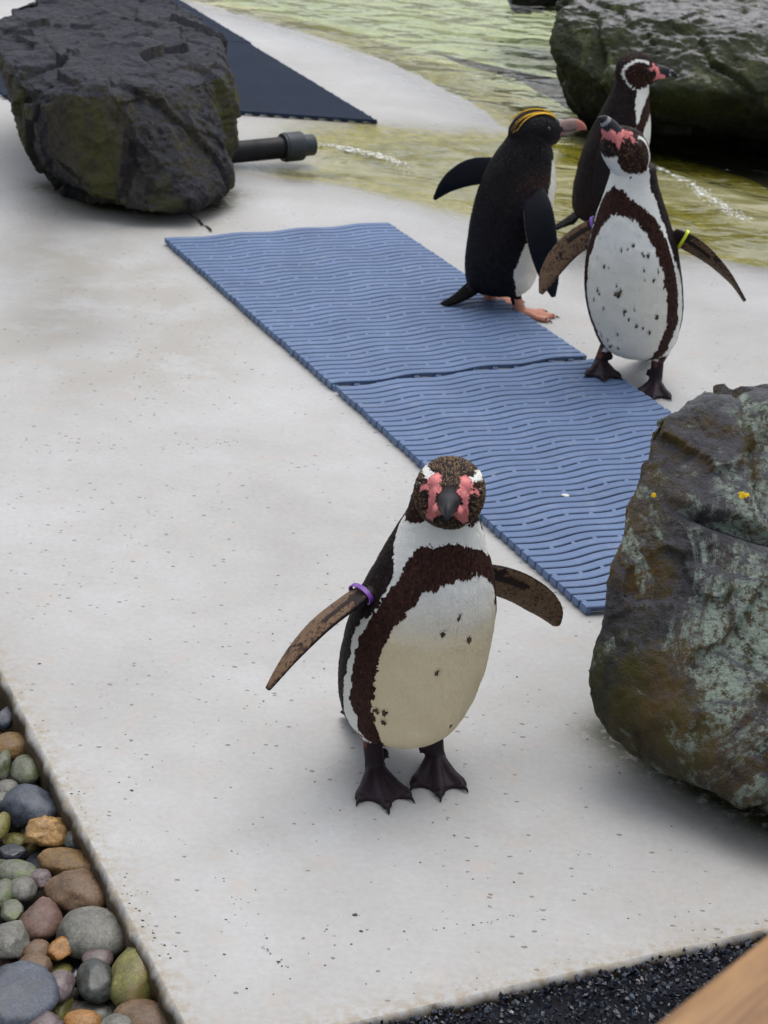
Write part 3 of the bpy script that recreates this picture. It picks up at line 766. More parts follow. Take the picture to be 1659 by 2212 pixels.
PEB = [(40, 420, 72, 78, 0, 'slate', 0, 'slate-blue pebble against the slab beside the ochre one', 1), (70, 592, 118, 84, 0, 'ochre', 0, 'flat ochre brown cobble below the slate-blue pebble at the slab edge', 1),
       (158, 735, 92, 94, -15, 'greygreen', 0, 'grey egg-shaped pebble with a green moss spot, leaning on the big blue cobble', 1), (18, 705, 52, 92, 0, 'greygreen', 0, 'green-stained pebble behind the egg-shaped grey one', 1),
       (195, 945, 172, 148, 12, 'slate', 1, 'big rounded slate-blue cobble touching the tan chunk', 1), (40, 835, 66, 52, 0, 'grey', 0, 'small grey pebble tucked against the big slate-blue cobble', 1), (10, 900, 60, 44, 0, 'grey', 0, None, 1),
       (8, 1060, 46, 84, 0, 'olive', 0, 'olive pebble next to the big slate-blue cobble', 1), (280, 1092, 118, 108, 20, 'tan', 2, 'angular tan chunk with rusty hollows, bright among the pebbles', 2.2), (442, 1132, 58, 78, 8, 'dark', 0, 'dark green-grey pebble between tan chunk and slab', 1),
       (72, 1212, 86, 50, 0, 'black', 1, 'wet shiny black pebble beside the tan chunk', 1), (92, 1140, 74, 44, 0, 'olive', 0, None, .8), (430, 1292, 222, 92, 22, 'ochre', 1, 'long orange-brown stone lying over the brown slab-shaped stone', 1.2),
       (95, 1325, 122, 70, 10, 'greygreen', 0, 'grey-green cobble under the shiny black pebble', 1), (232, 1362, 66, 54, 10, 'mauve', 1, 'small reddish-mauve pebble beside the brown flat stone', 1), (462, 1435, 215, 120, 20, 'brown', 1, 'flat angular brown stone resting on the large grey-olive cobble', 1.2),
       (130, 1425, 82, 72, 0, 'grey', 0, None, 1), (18, 1452, 64, 84, 0, 'greygreen', 0, None, 1), (70, 1555, 64, 68, -20, 'greygreen', 0, None, 1), (235, 1605, 122, 124, 0, 'red', 1, 'rough reddish-brown cobble left of the large grey-olive one', 1),
       (538, 1685, 212, 148, 14, 'grey', 0, 'large smooth grey-olive cobble with a pale fleck', 1.1), (72, 1725, 122, 126, 0, 'grey', 1, 'grey cobble with dimples beside the reddish-brown one', 1), (215, 1785, 74, 64, 20, 'brown', 0, None, 1),
       (362, 1772, 66, 78, 30, 'orange', 1, 'small bright orange stone wedged under the large grey-olive cobble', 1.2), (202, 1892, 100, 94, 0, 'brown', 0, 'rounded brown cobble above the big blue-grey slab stone', 1), (570, 1832, 86, 64, 10, 'mauve', 0, None, 1),
       (812, 1935, 155, 192, 8, 'olive', 0, 'large yellow-olive cobble standing against the slab corner', 1.15), (565, 1965, 112, 122, -20, 'dark', 1, 'dark wet slate stone beside the yellow-olive cobble', 1), (342, 1992, 88, 92, 10, 'mauve', 0, 'small mauve-grey pebble beside the dark wet slate', 1),
       (105, 2075, 228, 215, 10, 'slate', 1, 'big blue-grey angular stone, broadest of the pebble bed', 1.1), (442, 1935, 56, 66, 0, 'black', 0, None, .8), (362, 1925, 66, 66, 0, 'olive', 0, None, .7), (640, 2095, 110, 56, -10, 'dark', 0, None, .9),
       (545, 2140, 120, 70, 15, 'grey', 0, None, .9), (480, 2195, 104, 62, 0, 'orange', 0, 'orange pebble next to the big blue-grey angular stone', 1), (872, 2185, 205, 100, 12, 'brown', 0, 'flat brown cobble below the yellow-olive one', 1), (366, 2118, 66, 84, 10, 'olive', 0, None, .8),
       (785, 1705, 44, 66, 20, 'ochre', 0, None, .8), (715, 1610, 46, 90, 20, 'olive', 0, None, .8), (-5, 285, 60, 70, 0, 'brown', 0, None, 1), (300, 1500, 60, 50, 0, 'dark', 0, None, .7), (60, 1000, 60, 40, 0, 'dark', 0, None, .7),
       (640, 1480, 50, 60, 0, 'red', 0, None, .7), (300, 1700, 50, 45, 0, 'dark', 0, None, .7), (30, 1860, 70, 60, 0, 'red', 0, None, .8), (250, 2230, 120, 90, 0, 'mauve', 0, None, 1), (690, 2240, 110, 80, 0, 'grey', 0, None, 1), (1010, 2250, 90, 80, 0, 'dark', 0, None, .8)]
def pebble_mesh(seed, rough, sub=4):
    bm = bmesh.new(); bmesh.ops.create_icosphere(bm, subdivisions=sub, radius=1.0)
    P = np.array([v.co[:] for v in bm.verts]); rs = np.random.RandomState(seed)
    r = np.ones(len(P))
    for k in range(7 if rough else 4):                       # flattened facets
        n = rs.normal(size=3); n /= np.linalg.norm(n); lim = rs.uniform(.62, .88) if rough else rs.uniform(.82, .96)
        dd = P @ n; over = np.clip(dd - lim, 0, 1); P = P - n[None] * (over * (.9 if rough == 2 else .8))[:, None]
    amp = (.10, .17, .34)[rough]
    L = np.linalg.norm(P, axis=1, keepdims=True)
    P = P * (1 + amp * (fbm(P / L, 1.3, 2, seed * 7.7) - .5)[:, None] + (.08, .12, .34)[rough] * (fbm(P / L, 4.5, 3, seed * 3.1) - .5)[:, None])
    for v, p_ in zip(bm.verts, P): v.co = p_
    me = bpy.data.meshes.new('pebble'); bm.to_mesh(me); bm.free()
    me.polygons.foreach_set('use_smooth', [True] * len(me.polygons))
    return me
def zpx(zx, zy): return zx * .37, 1393.5 + zy * .37
BED = -.135
LBL = {'grey': 'plain smooth grey pebble among the cobbles', 'greygreen': 'grey-green smooth pebble among the cobbles', 'olive': 'small olive-brown pebble in a gap of the cobbles', 'dark': 'small dark pebble in a gap of the cobbles',
       'black': 'small glossy black pebble in a gap of the cobbles', 'brown': 'small brown pebble in a gap of the cobbles', 'red': 'small reddish pebble in a gap of the cobbles', 'mauve': 'small mauve pebble in a gap of the cobbles', 'ochre': 'small ochre pebble in a gap of the cobbles', 'slate': 'small slate-blue pebble in a gap of the cobbles', 'orange': 'small orange pebble in a gap of the cobbles'}
placed = []
for i, (zx, zy, rx, ry, rot, mk, rough, lab, hk) in enumerate(PEB):
    px, py = zpx(zx, zy); zc = -.046 if hk >= 1 else -.072
    q = G(px, py, zc); k = .37 / (4060.6 / (q - Vector((0, 0, CAM_H))).dot(FW))
    rx *= 1.07; ry *= 1.07; a = rx * k; hgt = ry * k * .72; b_ = math.sqrt(max((ry * k) ** 2 - (hgt * .8) ** 2, 1e-6)) / .62
    me = pebble_mesh(i + 11, max(rough, i % 3 == 0)); me.materials.append(PM[mk])
    me.transform(Matrix.Rotation(rad(-rot), 4, 'Z') @ Matrix.Diagonal((a, b_, hgt, 1)))
    if rough == 2: me.transform(Matrix.Scale(1.02, 4))
    name = 'pebble' if rx < 120 else 'cobble'
    ob = link(name, me, None, q)
    tag(ob, lab or LBL[mk], 'pebble', 'pebbles beside the concrete slab'); placed.append((q, max(a, b_)))
rnd = random.Random(77); keys = ['grey', 'dark', 'brown', 'olive', 'slate', 'red', 'mauve', 'greygreen']
base_p = [pebble_mesh(200 + i, 0, 3) for i in range(6)]
cnt = 0
fill_m = {}
for t in range(900):
    if cnt >= 80: break
    px, py = rnd.uniform(-60, 400), rnd.uniform(1420, 2260)
    if px > 20 + (py - 1450) * .52 - 18: continue
    q = G(px, py, -.086); r_ = rnd.uniform(.014, .023)
    if any((q - p_).length < r_ * 1.25 + .010 for p_, _ in placed[len(PEB):]): continue
    mk = rnd.choice(keys); bi = rnd.randrange(6)
    if (mk, bi) not in fill_m: fill_m[mk, bi] = base_p[bi].copy(); fill_m[mk, bi].materials.append(PM[mk])
    ob = link('pebble', fill_m[mk, bi], None, q); ob.scale = (r_ * rnd.uniform(.9, 1.3), r_ * rnd.uniform(.8, 1.1), r_ * rnd.uniform(.6, .9)); ob.rotation_euler = (rnd.uniform(-.3, .3), rnd.uniform(-.3, .3), rnd.random() * 6.3)
    tag(ob, LBL[mk], 'pebble', 'pebbles beside the concrete slab'); placed.append((q, r_)); cnt += 1

# ------------------------------------------------------------------ black gravel in front of the slab
rs = np.random.RandomState(8)
tet = []
for s in range(10):
    bm = bmesh.new(); pts = rs.normal(size=(9, 3)); pts /= np.linalg.norm(pts, axis=1)[:, None]; pts *= rs.uniform(.7, 1.1, (9, 1))
    vs_ = [bm.verts.new(p) for p in pts]; r = bmesh.ops.convex_hull(bm, input=vs_); bmesh.ops.triangulate(bm, faces=bm.faces); bm.verts.index_update()
    tet.append((np.array([v.co[:] for v in bm.verts]), np.array([[v.index for v in f.verts] for f in bm.faces]))); bm.free()
GV, GF, GC = [], [], []; k = 0
for i in range(9500):
    s_ = rs.uniform(-.35, .95); t_ = abs(rs.normal(0, .16)) if rs.rand() < .5 else rs.uniform(0, .42)
    if t_ > .45: continue
    p2 = C0 + DF * (s_ + .17) + nF * (t_ - .002)
    v, f = tet[rs.randint(10)]
    R3 = np.linalg.qr(rs.normal(size=(3, 3)))[0]; sc = rs.choice((.0028, .0036, .0045, .0058), p=(.3, .35, .25, .1))
    z = -.010 + rs.uniform(0, .010) - .02 * max(0, .02 - t_) / .02 * rs.rand()
    GV.append((v * sc * rs.uniform(.7, 1.2, (1, 3))) @ R3 + [p2[0], p2[1], z]); GF.append(f + k); k += len(v)
    c = rs.rand(); col = (.006, .008, .017) if c < .6 else ((.014, .019, .036) if c < .9 else ((.040, .056, .075) if c < .975 else (.17, .16, .17)))
    GC.append(np.repeat([col], len(v), 0))
m, nt, b = newmat('black_gravel', .42, .5); setin(nt, b, 'Base Color', attc(nt, 'Col'))
me = mesh_from('gravel', np.concatenate(GV), np.concatenate(GF), m, False); set_attr(me, 'Col', np.concatenate(GC), 'FLOAT_COLOR')
tag(link('gravel', me), 'fine glossy blue-black gravel in front of the concrete slab', 'gravel', kind='stuff')
q0 = C0 + DF * (-.4) + nF * .0; q1 = C0 + DF * 2.5
me = mesh_from('gravel_bed', [(*q0, -.018), (*q1, -.018), (*(q1 + nF * 1.2), -.018), (*(q0 + nF * 1.2), -.018)], [(3, 2, 1, 0)], mat_plain('gravel_bed', (.012, .013, .018), .8, .2, .5, 200, .8, .004), False)
tag(link('gravel_bed', me), kind='structure')

# ------------------------------------------------------------------ drain pipe
def lathe(prof, n=40):
    V, F = [], []
    for x, r_ in prof:
        for i in range(n):
            a = 2 * math.pi * i / n; V.append((x, math.cos(a) * r_, math.sin(a) * r_))
    for k in range(len(prof) - 1):
        for i in range(n): F.append((k * n + i, k * n + (i + 1) % n, (k + 1) * n + (i + 1) % n, (k + 1) * n + i))
    return V, F
pa = G(470, 329, .05); pb = G(676, 315, .05); dv = pb - pa; Lp = dv.length
root = empty('drain_pipe', (pa.x, pa.y, 0), math.atan2(dv.y, dv.x))
tag(root, 'black plastic pipe with a thick grey coupling, spilling water from its mouth', 'pipe')
pbk = mat_plain('pipe_black', (.006, .0065, .009), .5, .25, .4, 30, .2, .001); pgr = mat_plain('pipe_grey', (.026, .034, .042), .5, .3, .2, 40)
xc0 = Lp * (608 - 470) / 206; xc1 = Lp * (650 - 470) / 206
def pipe_part(nm, prof, mat):
    v, f = lathe(prof); me = mesh_from(nm, v, f, mat)
    o = link(nm, me, root, (0, 0, .045)); o.rotation_euler = (0, rad(-1.5), 0)
    md = o.modifiers.new('e', 'EDGE_SPLIT'); md.split_angle = rad(40)
    return o
pipe_part('pipe_barrel', [(-.15, .035), (xc0 + .01, .035)], pbk)
pipe_part('coupling', [(xc0 + .004, .034), (xc0, .036), (xc0, .0435), (xc0 + .002, .0455), (xc0 + .008, .0455), (xc0 + .010, .0475), (xc1 - .004, .0475), (xc1, .046), (xc1 + .0015, .036), (xc1 - .01, .03)], pgr)
pipe_part('spigot', [(xc1 - .01, .035), (Lp - .002, .035), (Lp, .034), (Lp, .030), (Lp - .06, .030), (Lp - .06, .0)], pgr)

# ------------------------------------------------------------------ wooden rail at the viewer's side
ra = G(1396, 2212, 1.08); rb = G(1659, 2003, 1.08); dr = (rb - ra).normalized(); nr = Vector((dr.y, -dr.x, 0))
m, nt, b = newmat('varnished_wood', .5, .4)
p = ocoord(nt)
g_ = noi(nt, mapv(nt, p, (1.2, 14, 14)), 9.0, 6, .6, .8); g2_ = noi(nt, mapv(nt, p, (.6, 7, 7)), 6.0, 3, .5, 1.0)
c = ramp(nt, g_, [(.3, (.15, .075, .028)), (.5, (.25, .135, .052)), (.72, (.34, .20, .085))]); c = mixc(nt, .8, c, ramp(nt, g2_, [(.35, (.72, .66, .6)), (.65, (1.15, 1.12, 1.05))]), 'MULTIPLY')
setin(nt, b, 'Base Color', c); setin(nt, b, 'Normal', bump(nt, g_, .3, .001))
bm = bmesh.new(); bmesh.ops.create_cube(bm, size=1.0)
for v in bm.verts: v.co = Vector((v.co.x * 2.6, v.co.y * .145, v.co.z * .045))
bmesh.ops.bevel(bm, geom=list(bm.edges), offset=.008, segments=3, affect='EDGES', profile=.5)
me = bpy.data.meshes.new('wooden_rail'); bm.to_mesh(me); bm.free(); me.materials.append(m)
ro = link('wooden_rail', me, None, ra + nr * .0725 + dr * .5 - Vector((0, 0, .0225))); ro.rotation_euler = (0, 0, math.atan2(dr.y, dr.x))
tag(ro, 'smooth orange-brown wooden handrail in front of the black gravel', 'handrail')
# ------------------------------------------------------------------ penguins
def loft(rings, n=28):
    """rings: (centre, axis u, axis v_front, axis v_back)"""
    V, F = [], []
    for c, u, vf, vb in rings:
        for i in range(n):
            a = 2 * math.pi * i / n; s, k = math.sin(a), math.cos(a)
            V.append(tuple(Vector(c) + Vector(u) * k + (Vector(vf) * s if s > 0 else Vector(vb) * s)))
    m_ = len(rings)
    for k in range(m_ - 1):
        for i in range(n): F.append((k * n + i, k * n + (i + 1) % n, (k + 1) * n + (i + 1) % n, (k + 1) * n + i))
    F.append(tuple(range(n))[::-1]); F.append(tuple((m_ - 1) * n + i for i in range(n)))
    return V, F
def ellipsoid(c, ax, n=14):
    R_ = []
    for k in range(n + 1):
        a = -math.pi / 2 + math.pi * k / n * .98 + .01; r = math.cos(a)
        R_.append((Vector(c) + ax[2] * math.sin(a), ax[0] * r, ax[1] * r, ax[1] * r))
    return loft(R_, 18)

T_TORSO, T_HEAD, T_BEAK, T_PINK, T_FLR, T_FLL, T_LEG, T_TAIL, T_CLAW, T_MAND = range(10)

class Bird: pass
def build_penguin(B):
    parts = []
    def add(vf, pid): parts.append((vf[0], vf[1], pid))
    X, Y, Zu = Vector((1, 0, 0)), Vector((0, 1, 0)), Vector((0, 0, 1))
    # torso: rows of (z, rx, front, back, x offset, y offset, canonical z)
    rows_ = B.torso; m_ = 4 * (len(rows_) - 1)
    fine = [crom(rows_, i / 4) for i in range(m_ + 1)]
    add(loft([(Vector((r[4], r[5], r[0])), X * r[1], Y * r[2], Y * r[3]) for r in fine], 40), T_TORSO)
    B.fine = np.array(fine)
    # head frame
    hy, hp, hr = B.head_rot
    Rm = Matrix.Rotation(rad(hy), 3, 'Z') @ Matrix.Rotation(rad(hp), 3, 'X') @ Matrix.Rotation(rad(hr), 3, 'Y')
    hf, hu, hx = Rm @ Y, Rm @ Zu, Rm @ X
    hc = Vector(B.head); B.hc, B.hf, B.hu, B.hx = hc, hf, hu, hx
    S = B.hscale
    def H(a, b, r): return hc + (hf * a + hu * b + hx * r) * S
    B.H = H
    HR = B.head_rings
    fh = [crom(HR, i / 3) for i in range(3 * (len(HR) - 1) + 1)]
    add(loft([(H(r[0], r[1], 0), hx * (r[2] * S), hu * (r[3] * S), hu * (r[4] * S)) for r in fh], 32), T_HEAD)
    fb = [crom(B.beak_rings, i / 3) for i in range(3 * (len(B.beak_rings) - 1) + 1)]
    add(loft([(H(r[0], r[1], 0), hx * (max(r[2], .0008) * S), hu * (max(r[3], .0008) * S), hu * (max(r[4], .0008) * S)) for r in fb], 24), T_BEAK)
    for a, b, r, ra_, rb_, rr_ in B.pink:
        for s in (-1, 1): add(ellipsoid(H(a, b, s * r), (hx * rr_ * S, hu * rb_ * S, hf * ra_ * S)), T_PINK)
    # neck bridge between torso top and head
    top = fine[-1]; tc = Vector((top[4], top[5], top[0]))
    if B.neck:
        nb = []
        p0 = Vector((B.fine[-5][4], B.fine[-5][5], B.fine[-5][0])); r0 = B.fine[-5]
        p1 = tc; p2 = hc + (hf * -.006 + hu * -.004) * S
        for i in range(7):
            t = i / 6; c = (p0.lerp(p1, t)).lerp(p1.lerp(p2, t), t)
            w0 = r0[1] * (1 - t) + B.neck * t
            nb.append((c, X.lerp(hx, t).normalized() * w0 * .97, Y.lerp(hf, t).normalized() * (r0[2] * (1 - t) + B.neck * t) * .97, Y.lerp(hf, t).normalized() * (r0[3] * (1 - t) + B.neck * t) * .97))
        add(loft(nb, 30), T_TORSO)
    # flippers
    B.fl = {}
    for pid, (sp, wd, th, wdir, under) in zip((T_FLR, T_FLL), B.flippers):
        ns = 22; q = [Vector(crom(sp, i / ns * (len(sp) - 1))) for i in range(ns + 1)]
        ws = [float(crom([[x] for x in wd], i / ns * (len(wd) - 1))[0]) for i in range(ns + 1)]
        rings = []
        for i in range(ns + 1):
            tg = (q[min(i + 1, ns)] - q[max(i - 1, 0)]).normalized()
            wv = Vector(wdir); wv = (wv - tg * wv.dot(tg)).normalized(); tn = tg.cross(wv).normalized()
            t_ = th * (1 - .55 * i / ns)
            rings.append((q[i], wv * max(ws[i], .002), tn * t_, tn * t_))
        add(loft(rings, 26), pid)
        B.fl[pid] = (np.array([v[:] for v in q]), np.array([r[1].normalized()[:] for r in rings]), np.array([r[2].normalized()[:] for r in rings]) * under, np.array(ws))
    # legs, webbed feet
    for (fx, fy, yaw, hx_, hy_, fz) in B.feet:
        h = Vector((fx, fy, fz)); R2 = Matrix.Rotation(rad(yaw), 3, 'Z')
        add(loft([(Vector((hx_, hy_, fz + .105)), X * .032, Y * .034, Y * .034), (Vector((hx_, hy_, fz + .078)), X * .024, Y * .025, Y * .025), (h.lerp(Vector((hx_, hy_, fz + .078)), .62) + Vector((0, 0, .012)), X * .0155, Y * .016, Y * .016), (h + Vector((0, -.002, .024)), X * .0155, Y * .016, Y * .016), (h + Vector((0, .003, .012)), X * .018, Y * .018, Y * .016), (h + Vector((0, .006, .004)), X * .015, Y * .015, Y * .012)], 18), T_LEG)
        tips = []
        for ang, L in ((27, .070), (-1, .082), (-29, .070)):
            d = R2 @ (Matrix.Rotation(rad(ang), 3, 'Z') @ Y); sdir = Vector((-d.y, d.x, 0))
            L *= B.footk
            rr = [(0.004, .017, .011, .009), (.35, .0125, .0085, .0085), (.62, .0085, .0080, .007), (.86, .0082, .0085, .0075), (1.0, .0062, .0065, .0055)]
            add(loft([(h + d * (L * t) + Vector((0, 0, z)), sdir * r1 * B.footk, Zu * r2, Zu * r2) for t, z, r1, r2 in rr], 14), T_LEG)
            add(loft([(h + d * (L * .97) + Vector((0, 0, .0075)), sdir * .0042, Zu * .0045, Zu * .0045), (h + d * (L + .008) + Vector((0, 0, .0055)), sdir * .003, Zu * .0032, Zu * .0032), (h + d * (L + .016) + Vector((0, 0, .001)), sdir * .0012, Zu * .0014, Zu * .0014)], 10), T_CLAW)
            tips.append((d, L))
        def web(d0, L0, d1, L1):
            dm = (d0 + d1).normalized(); N_ = 9
            V, F = [], []
            for i in range(N_ + 1):
                t = i / N_; d = d0.lerp(d1, t).normalized(); L = (L0 * (1 - t) + L1 * t) * (1.0 - .15 * math.sin(math.pi * t))
                for q in (0, .5, 1.0):
                    for z in (.0, .0085 + .010 * (1 - q)): V.append(tuple(h + d * (L * q) + Vector((0, 0, z))))
            for i in range(N_):
                a, b_ = i * 6, i * 6 + 6
                for q in (0, 2):
                    F.append((a + q, a + q + 2, b_ + q + 2, b_ + q)); F.append((a + q + 1, b_ + q + 1, b_ + q + 3, a + q + 3))
                F.append((a + 4, a + 5, b_ + 5, b_ + 4)); F.append((a, b_, b_ + 1, a + 1))
            F.append((0, 1, 3, 2)); F.append((2, 3, 5, 4)); e = N_ * 6
            F.append((e, e + 2, e + 3, e + 1)); F.append((e + 2, e + 4, e + 5, e + 3))
            return V, F
        add(web(*tips[0], *tips[1]), T_LEG); add(web(*tips[1], *tips[2]), T_LEG)
        inn = -1 if fx > 0 else 1
        hb = h + Vector((inn * .018, -.006, .030))
        add(ellipsoid(hb, (X * .009, Y * .008, Zu * .010), 8), T_LEG)
        add(loft([(hb + Vector((inn * .004, .002, -.002)), Y * .003, Zu * .003, Zu * .003), (hb + Vector((inn * .013, .004, -.012)), Y * .001, Zu * .001, Zu * .001)], 8), T_CLAW)
    # tail
    tl = [crom(B.tail, i / 4) for i in range(4 * (len(B.tail) - 1) + 1)]
    add(loft([(Vector((r[0], r[1], r[2])), X * r[3], Vector((0, .5, .85)) * r[4], Vector((0, .5, .85)) * r[4]) for r in tl], 16), T_TAIL)
    for e_ in B.extra: add(ellipsoid(e_[0], (X * e_[1][0], Y * e_[1][1], Zu * e_[1][2])), T_TORSO)
    # one continuous skin
    V, F, PID = [], [], []
    for v, f, pid in parts:
        k = len(V); V += v; F += [tuple(i + k for i in q) for q in f]; PID += [pid] * len(v)
    o = link('tmp', mesh_from('tmp', V, F))
    md = o.modifiers.new('r', 'REMESH'); md.mode = 'VOXEL'; md.voxel_size = B.voxel
    s_ = o.modifiers.new('s', 'SMOOTH'); s_.factor = .5; s_.iterations = B.smooth
    dg = bpy.context.evaluated_depsgraph_get()
    me = bpy.data.meshes.new_from_object(o.evaluated_get(dg)); bpy.data.objects.remove(o)
    n = len(me.vertices)
    P = np.empty(n * 3); me.vertices.foreach_get('co', P); P = P.reshape(-1, 3)
    Nn = np.empty(n * 3); me.vertices.foreach_get('normal', Nn); Nn = Nn.reshape(-1, 3)
    kd = KDTree(len(V))
    for i, v in enumerate(V): kd.insert(v, i)
    kd.balance()
    pid = np.array([PID[kd.find(p)[1]] for p in P])
    for want in (T_HEAD, T_TORSO):                  # soften: fine rings can be sparse on long patches
        pass
    C, R_ = B.paint(B, P, Nn, pid)
    # soft feathery relief
    body = np.isin(pid, (T_TORSO, T_HEAD, T_TAIL))
    rel = (fbm(P, 55, 3, 5) - .5) * .0022 + (fbm(P, 14, 2, 9) - .5) * .006
    P2 = P + Nn * (rel * body)[:, None]
    me.vertices.foreach_set('co', P2.ravel()); me.update()
    me.polygons.foreach_set('use_smooth', [True] * len(me.polygons))
    me.materials.clear(); me.materials.append(SKIN)
    set_attr(me, 'Col', C, 'FLOAT_COLOR'); set_attr(me, 'Rgh', R_)
    me.name = 'body'
    root = empty('penguin', B.loc, B.yaw)
    if getattr(B, 'lean', None): root.rotation_euler = (B.lean[0], B.lean[1], B.yaw)
    tag(root, B.label, 'penguin', 'penguins on the deck')
    link('body', me, root)
    # overlapping contour feathers
    me.calc_loop_triangles()
    T = np.empty(len(me.loop_triangles) * 3, dtype=np.int32); me.loop_triangles.foreach_get('vertices', T); T = T.reshape(-1, 3)
    T = T[body[T].all(1)]
    a, b, c = P2[T[:, 0]], P2[T[:, 1]], P2[T[:, 2]]
    ar = np.linalg.norm(np.cross(b - a, c - a), axis=1)
    headf = (pid[T] == T_HEAD).any(1); ar = ar * np.where(headf, 3.2, 1.0)
    rs = np.random.RandomState(B.seed); nF = B.nfeather
    ti = rs.choice(len(T), nF, p=ar / ar.sum()); r1, r2 = rs.rand(nF, 1), rs.rand(nF, 1); fl = r1 + r2 > 1; r1 = np.where(fl, 1 - r1, r1); r2 = np.where(fl, 1 - r2, r2)
    p = a[ti] + (b[ti] - a[ti]) * r1 + (c[ti] - a[ti]) * r2
    nn = Nn[T[ti, 0]]; nn = nn / np.linalg.norm(nn, axis=1)[:, None]; pf = pid[T[ti, 0]]
    fd = np.tile(np.array([[0, -.25, -1.0]]), (nF, 1)); isH = pf == T_HEAD
    fd[isH] = -np.array(hf[:]) * 1.0 - np.array(hu[:]) * .35; fd[pf == T_TAIL] = np.array([0, -1, -.8])
    fd += rs.normal(0, .13, (nF, 3)); fd -= nn * (fd * nn).sum(1)[:, None]; fd /= np.linalg.norm(fd, axis=1)[:, None] + 1e-9
    wd = np.cross(nn, fd); L = np.where(isH, .0110, .0095) * rs.uniform(.7, 1.25, nF); Wd = np.where(isH, .0015, .0028) * rs.uniform(.7, 1.2, nF)
    lift = np.where(isH, .0013, .0011) * rs.uniform(.4, 1.5, nF)
    root_ = p + nn * -.0006
    Cf, Rf = B.paint(B, p, nn, pf, feather=True); pale = (Cf.mean(1) > .3) | ((Cf.mean(1) < .3) & False)
    L = np.where(pale & ~isH, L * .5, L); Wd = np.where(pale & ~isH, Wd * .5, Wd); lift = np.where(pale & ~isH, lift * .45, lift)
    V4 = np.stack([root_, p + fd * (L * .45)[:, None] + wd * Wd[:, None] + nn * (lift * .7)[:, None], p + fd * L[:, None] + nn * lift[:, None], p + fd * (L * .45)[:, None] - wd * Wd[:, None] + nn * (lift * .7)[:, None]], 1).reshape(-1, 3)
    lum = Cf.mean(1); br = np.where(lum > .3, rs.normal(1, .02, nF), rs.normal(1.05, .34, nF)).clip(.4, 2.4)
    Cf = Cf * br[:, None]
    tipk = np.where(lum > .3, 1.0, 1.15)
    C4 = np.stack([Cf * .92, Cf, Cf * tipk[:, None], Cf], 1)
    if B.crown is not None:                          # pale shaft tips on crown and cheeks
        m_ = isH & (lum < .3) & (rs.rand(nF) < B.crown)
        C4[m_, 2] = np.array((.23, .155, .08)); C4[m_, 1] = C4[m_, 1] * .4 + np.array((.23, .155, .08)) * .35
    FI = np.arange(nF * 4).reshape(-1, 4)[:, ::-1]
    fm_ = mesh_from('plumage', V4, FI, SKIN, True); set_attr(fm_, 'Col', C4.reshape(-1, 3), 'FLOAT_COLOR'); set_attr(fm_, 'Rgh', np.repeat(Rf, 4))
    nj = np.repeat(nn, 4, 0) + np.repeat(rs.normal(0, 1, (nF, 3)) * np.where(lum > .3, .05, .11)[:, None], 4, 0); nj /= np.linalg.norm(nj, axis=1)[:, None]
    fm_.normals_split_custom_set_from_vertices(nj.tolist())
    tag(link('plumage', fm_, root), kind='stuff')
    # eyes
    for s in (-1, 1):
        ec = H(B.eye[0], B.eye[1], s * B.eye[2])
        bm = bmesh.new(); bmesh.ops.create_uvsphere(bm, u_segments=16, v_segments=10, radius=B.eye[3] * S)
        e_ = bpy.data.meshes.new('eye'); bm.to_mesh(e_); bm.free(); e_.materials.append(EYE); e_.polygons.foreach_set('use_smooth', [True] * len(e_.polygons))
        link('eye', e_, root, ec)
    for (pid_, t, col, rw, rt, wdt) in B.bands:
        q, wv, tn, ws = B.fl[pid_]; i = int(t * (len(q) - 1)); tg = q[i + 1] - q[i]; tg /= np.linalg.norm(tg)
        N_ = 40; V, F = [], []
        for k in range(N_):
            an = 2 * math.pi * k / N_; ca, sa = math.cos(an), math.sin(an)
            cc = q[i] + wv[i] * ca * (ws[i] * rw) + tn[i] * sa * rt
            od = wv[i] * ca + tn[i] * sa
            for e1, e2 in ((-1, -1), (-1, 1), (1, 1), (1, -1)): V.append(tuple(cc + tg * (e1 * wdt) + od * (e2 * .0011)))
        for k in range(N_):
            for j in range(4): F.append((k * 4 + j, k * 4 + (j + 1) % 4, ((k + 1) % N_) * 4 + (j + 1) % 4, ((k + 1) % N_) * 4 + j))
        bo = link('flipper_band', mesh_from('flipper_band', V, F, mat_plain('band_' + B.label[:8], col, .35, .5, .05), False), root)
    return root

m, nt, b = newmat('penguin_skin', .55, .13)
setin(nt, b, 'Base Color', attc(nt, 'Col')); setin(nt, b, 'Roughness', att(nt, 'Rgh'))
b.inputs['Sheen Weight'].default_value = .0; b.inputs['Sheen Roughness'].default_value = .4
pn_ = noi(nt, ocoord(nt), 420, 3, .6); setin(nt, b, 'Normal', bump(nt, pn_, .25, .0008))
SKIN = m
EYE = mat_plain('eye', (.02, .008, .006), .06, .6, .1, 50, 0)

BLK = np.array((.0080, .0062, .0074)); BRN = np.array((.031, .0125, .0092)); WHT = np.array((.77, .77, .73)); CRM = np.array((.73, .63, .42))
PNK = np.array((.62, .20, .20)); BEAK = np.array((.020, .021, .025))

def torso_uv(B, P):
    f = B.fine; z = np.clip(P[:, 2], f[0, 0], f[-1, 0])
    o = np.argsort(f[:, 0]); g = lambda k: np.interp(z, f[o, 0], f[o, k])
    x = (P[:, 0] - g(4)) / g(1); y0 = P[:, 1] - g(5); y = y0 / np.where(y0 > 0, g(2), g(3))
    return np.degrees(np.arctan2(x, y)), np.interp(P[:, 2], f[o, 0], f[o, 6], right=f[-1, 6] + .1)

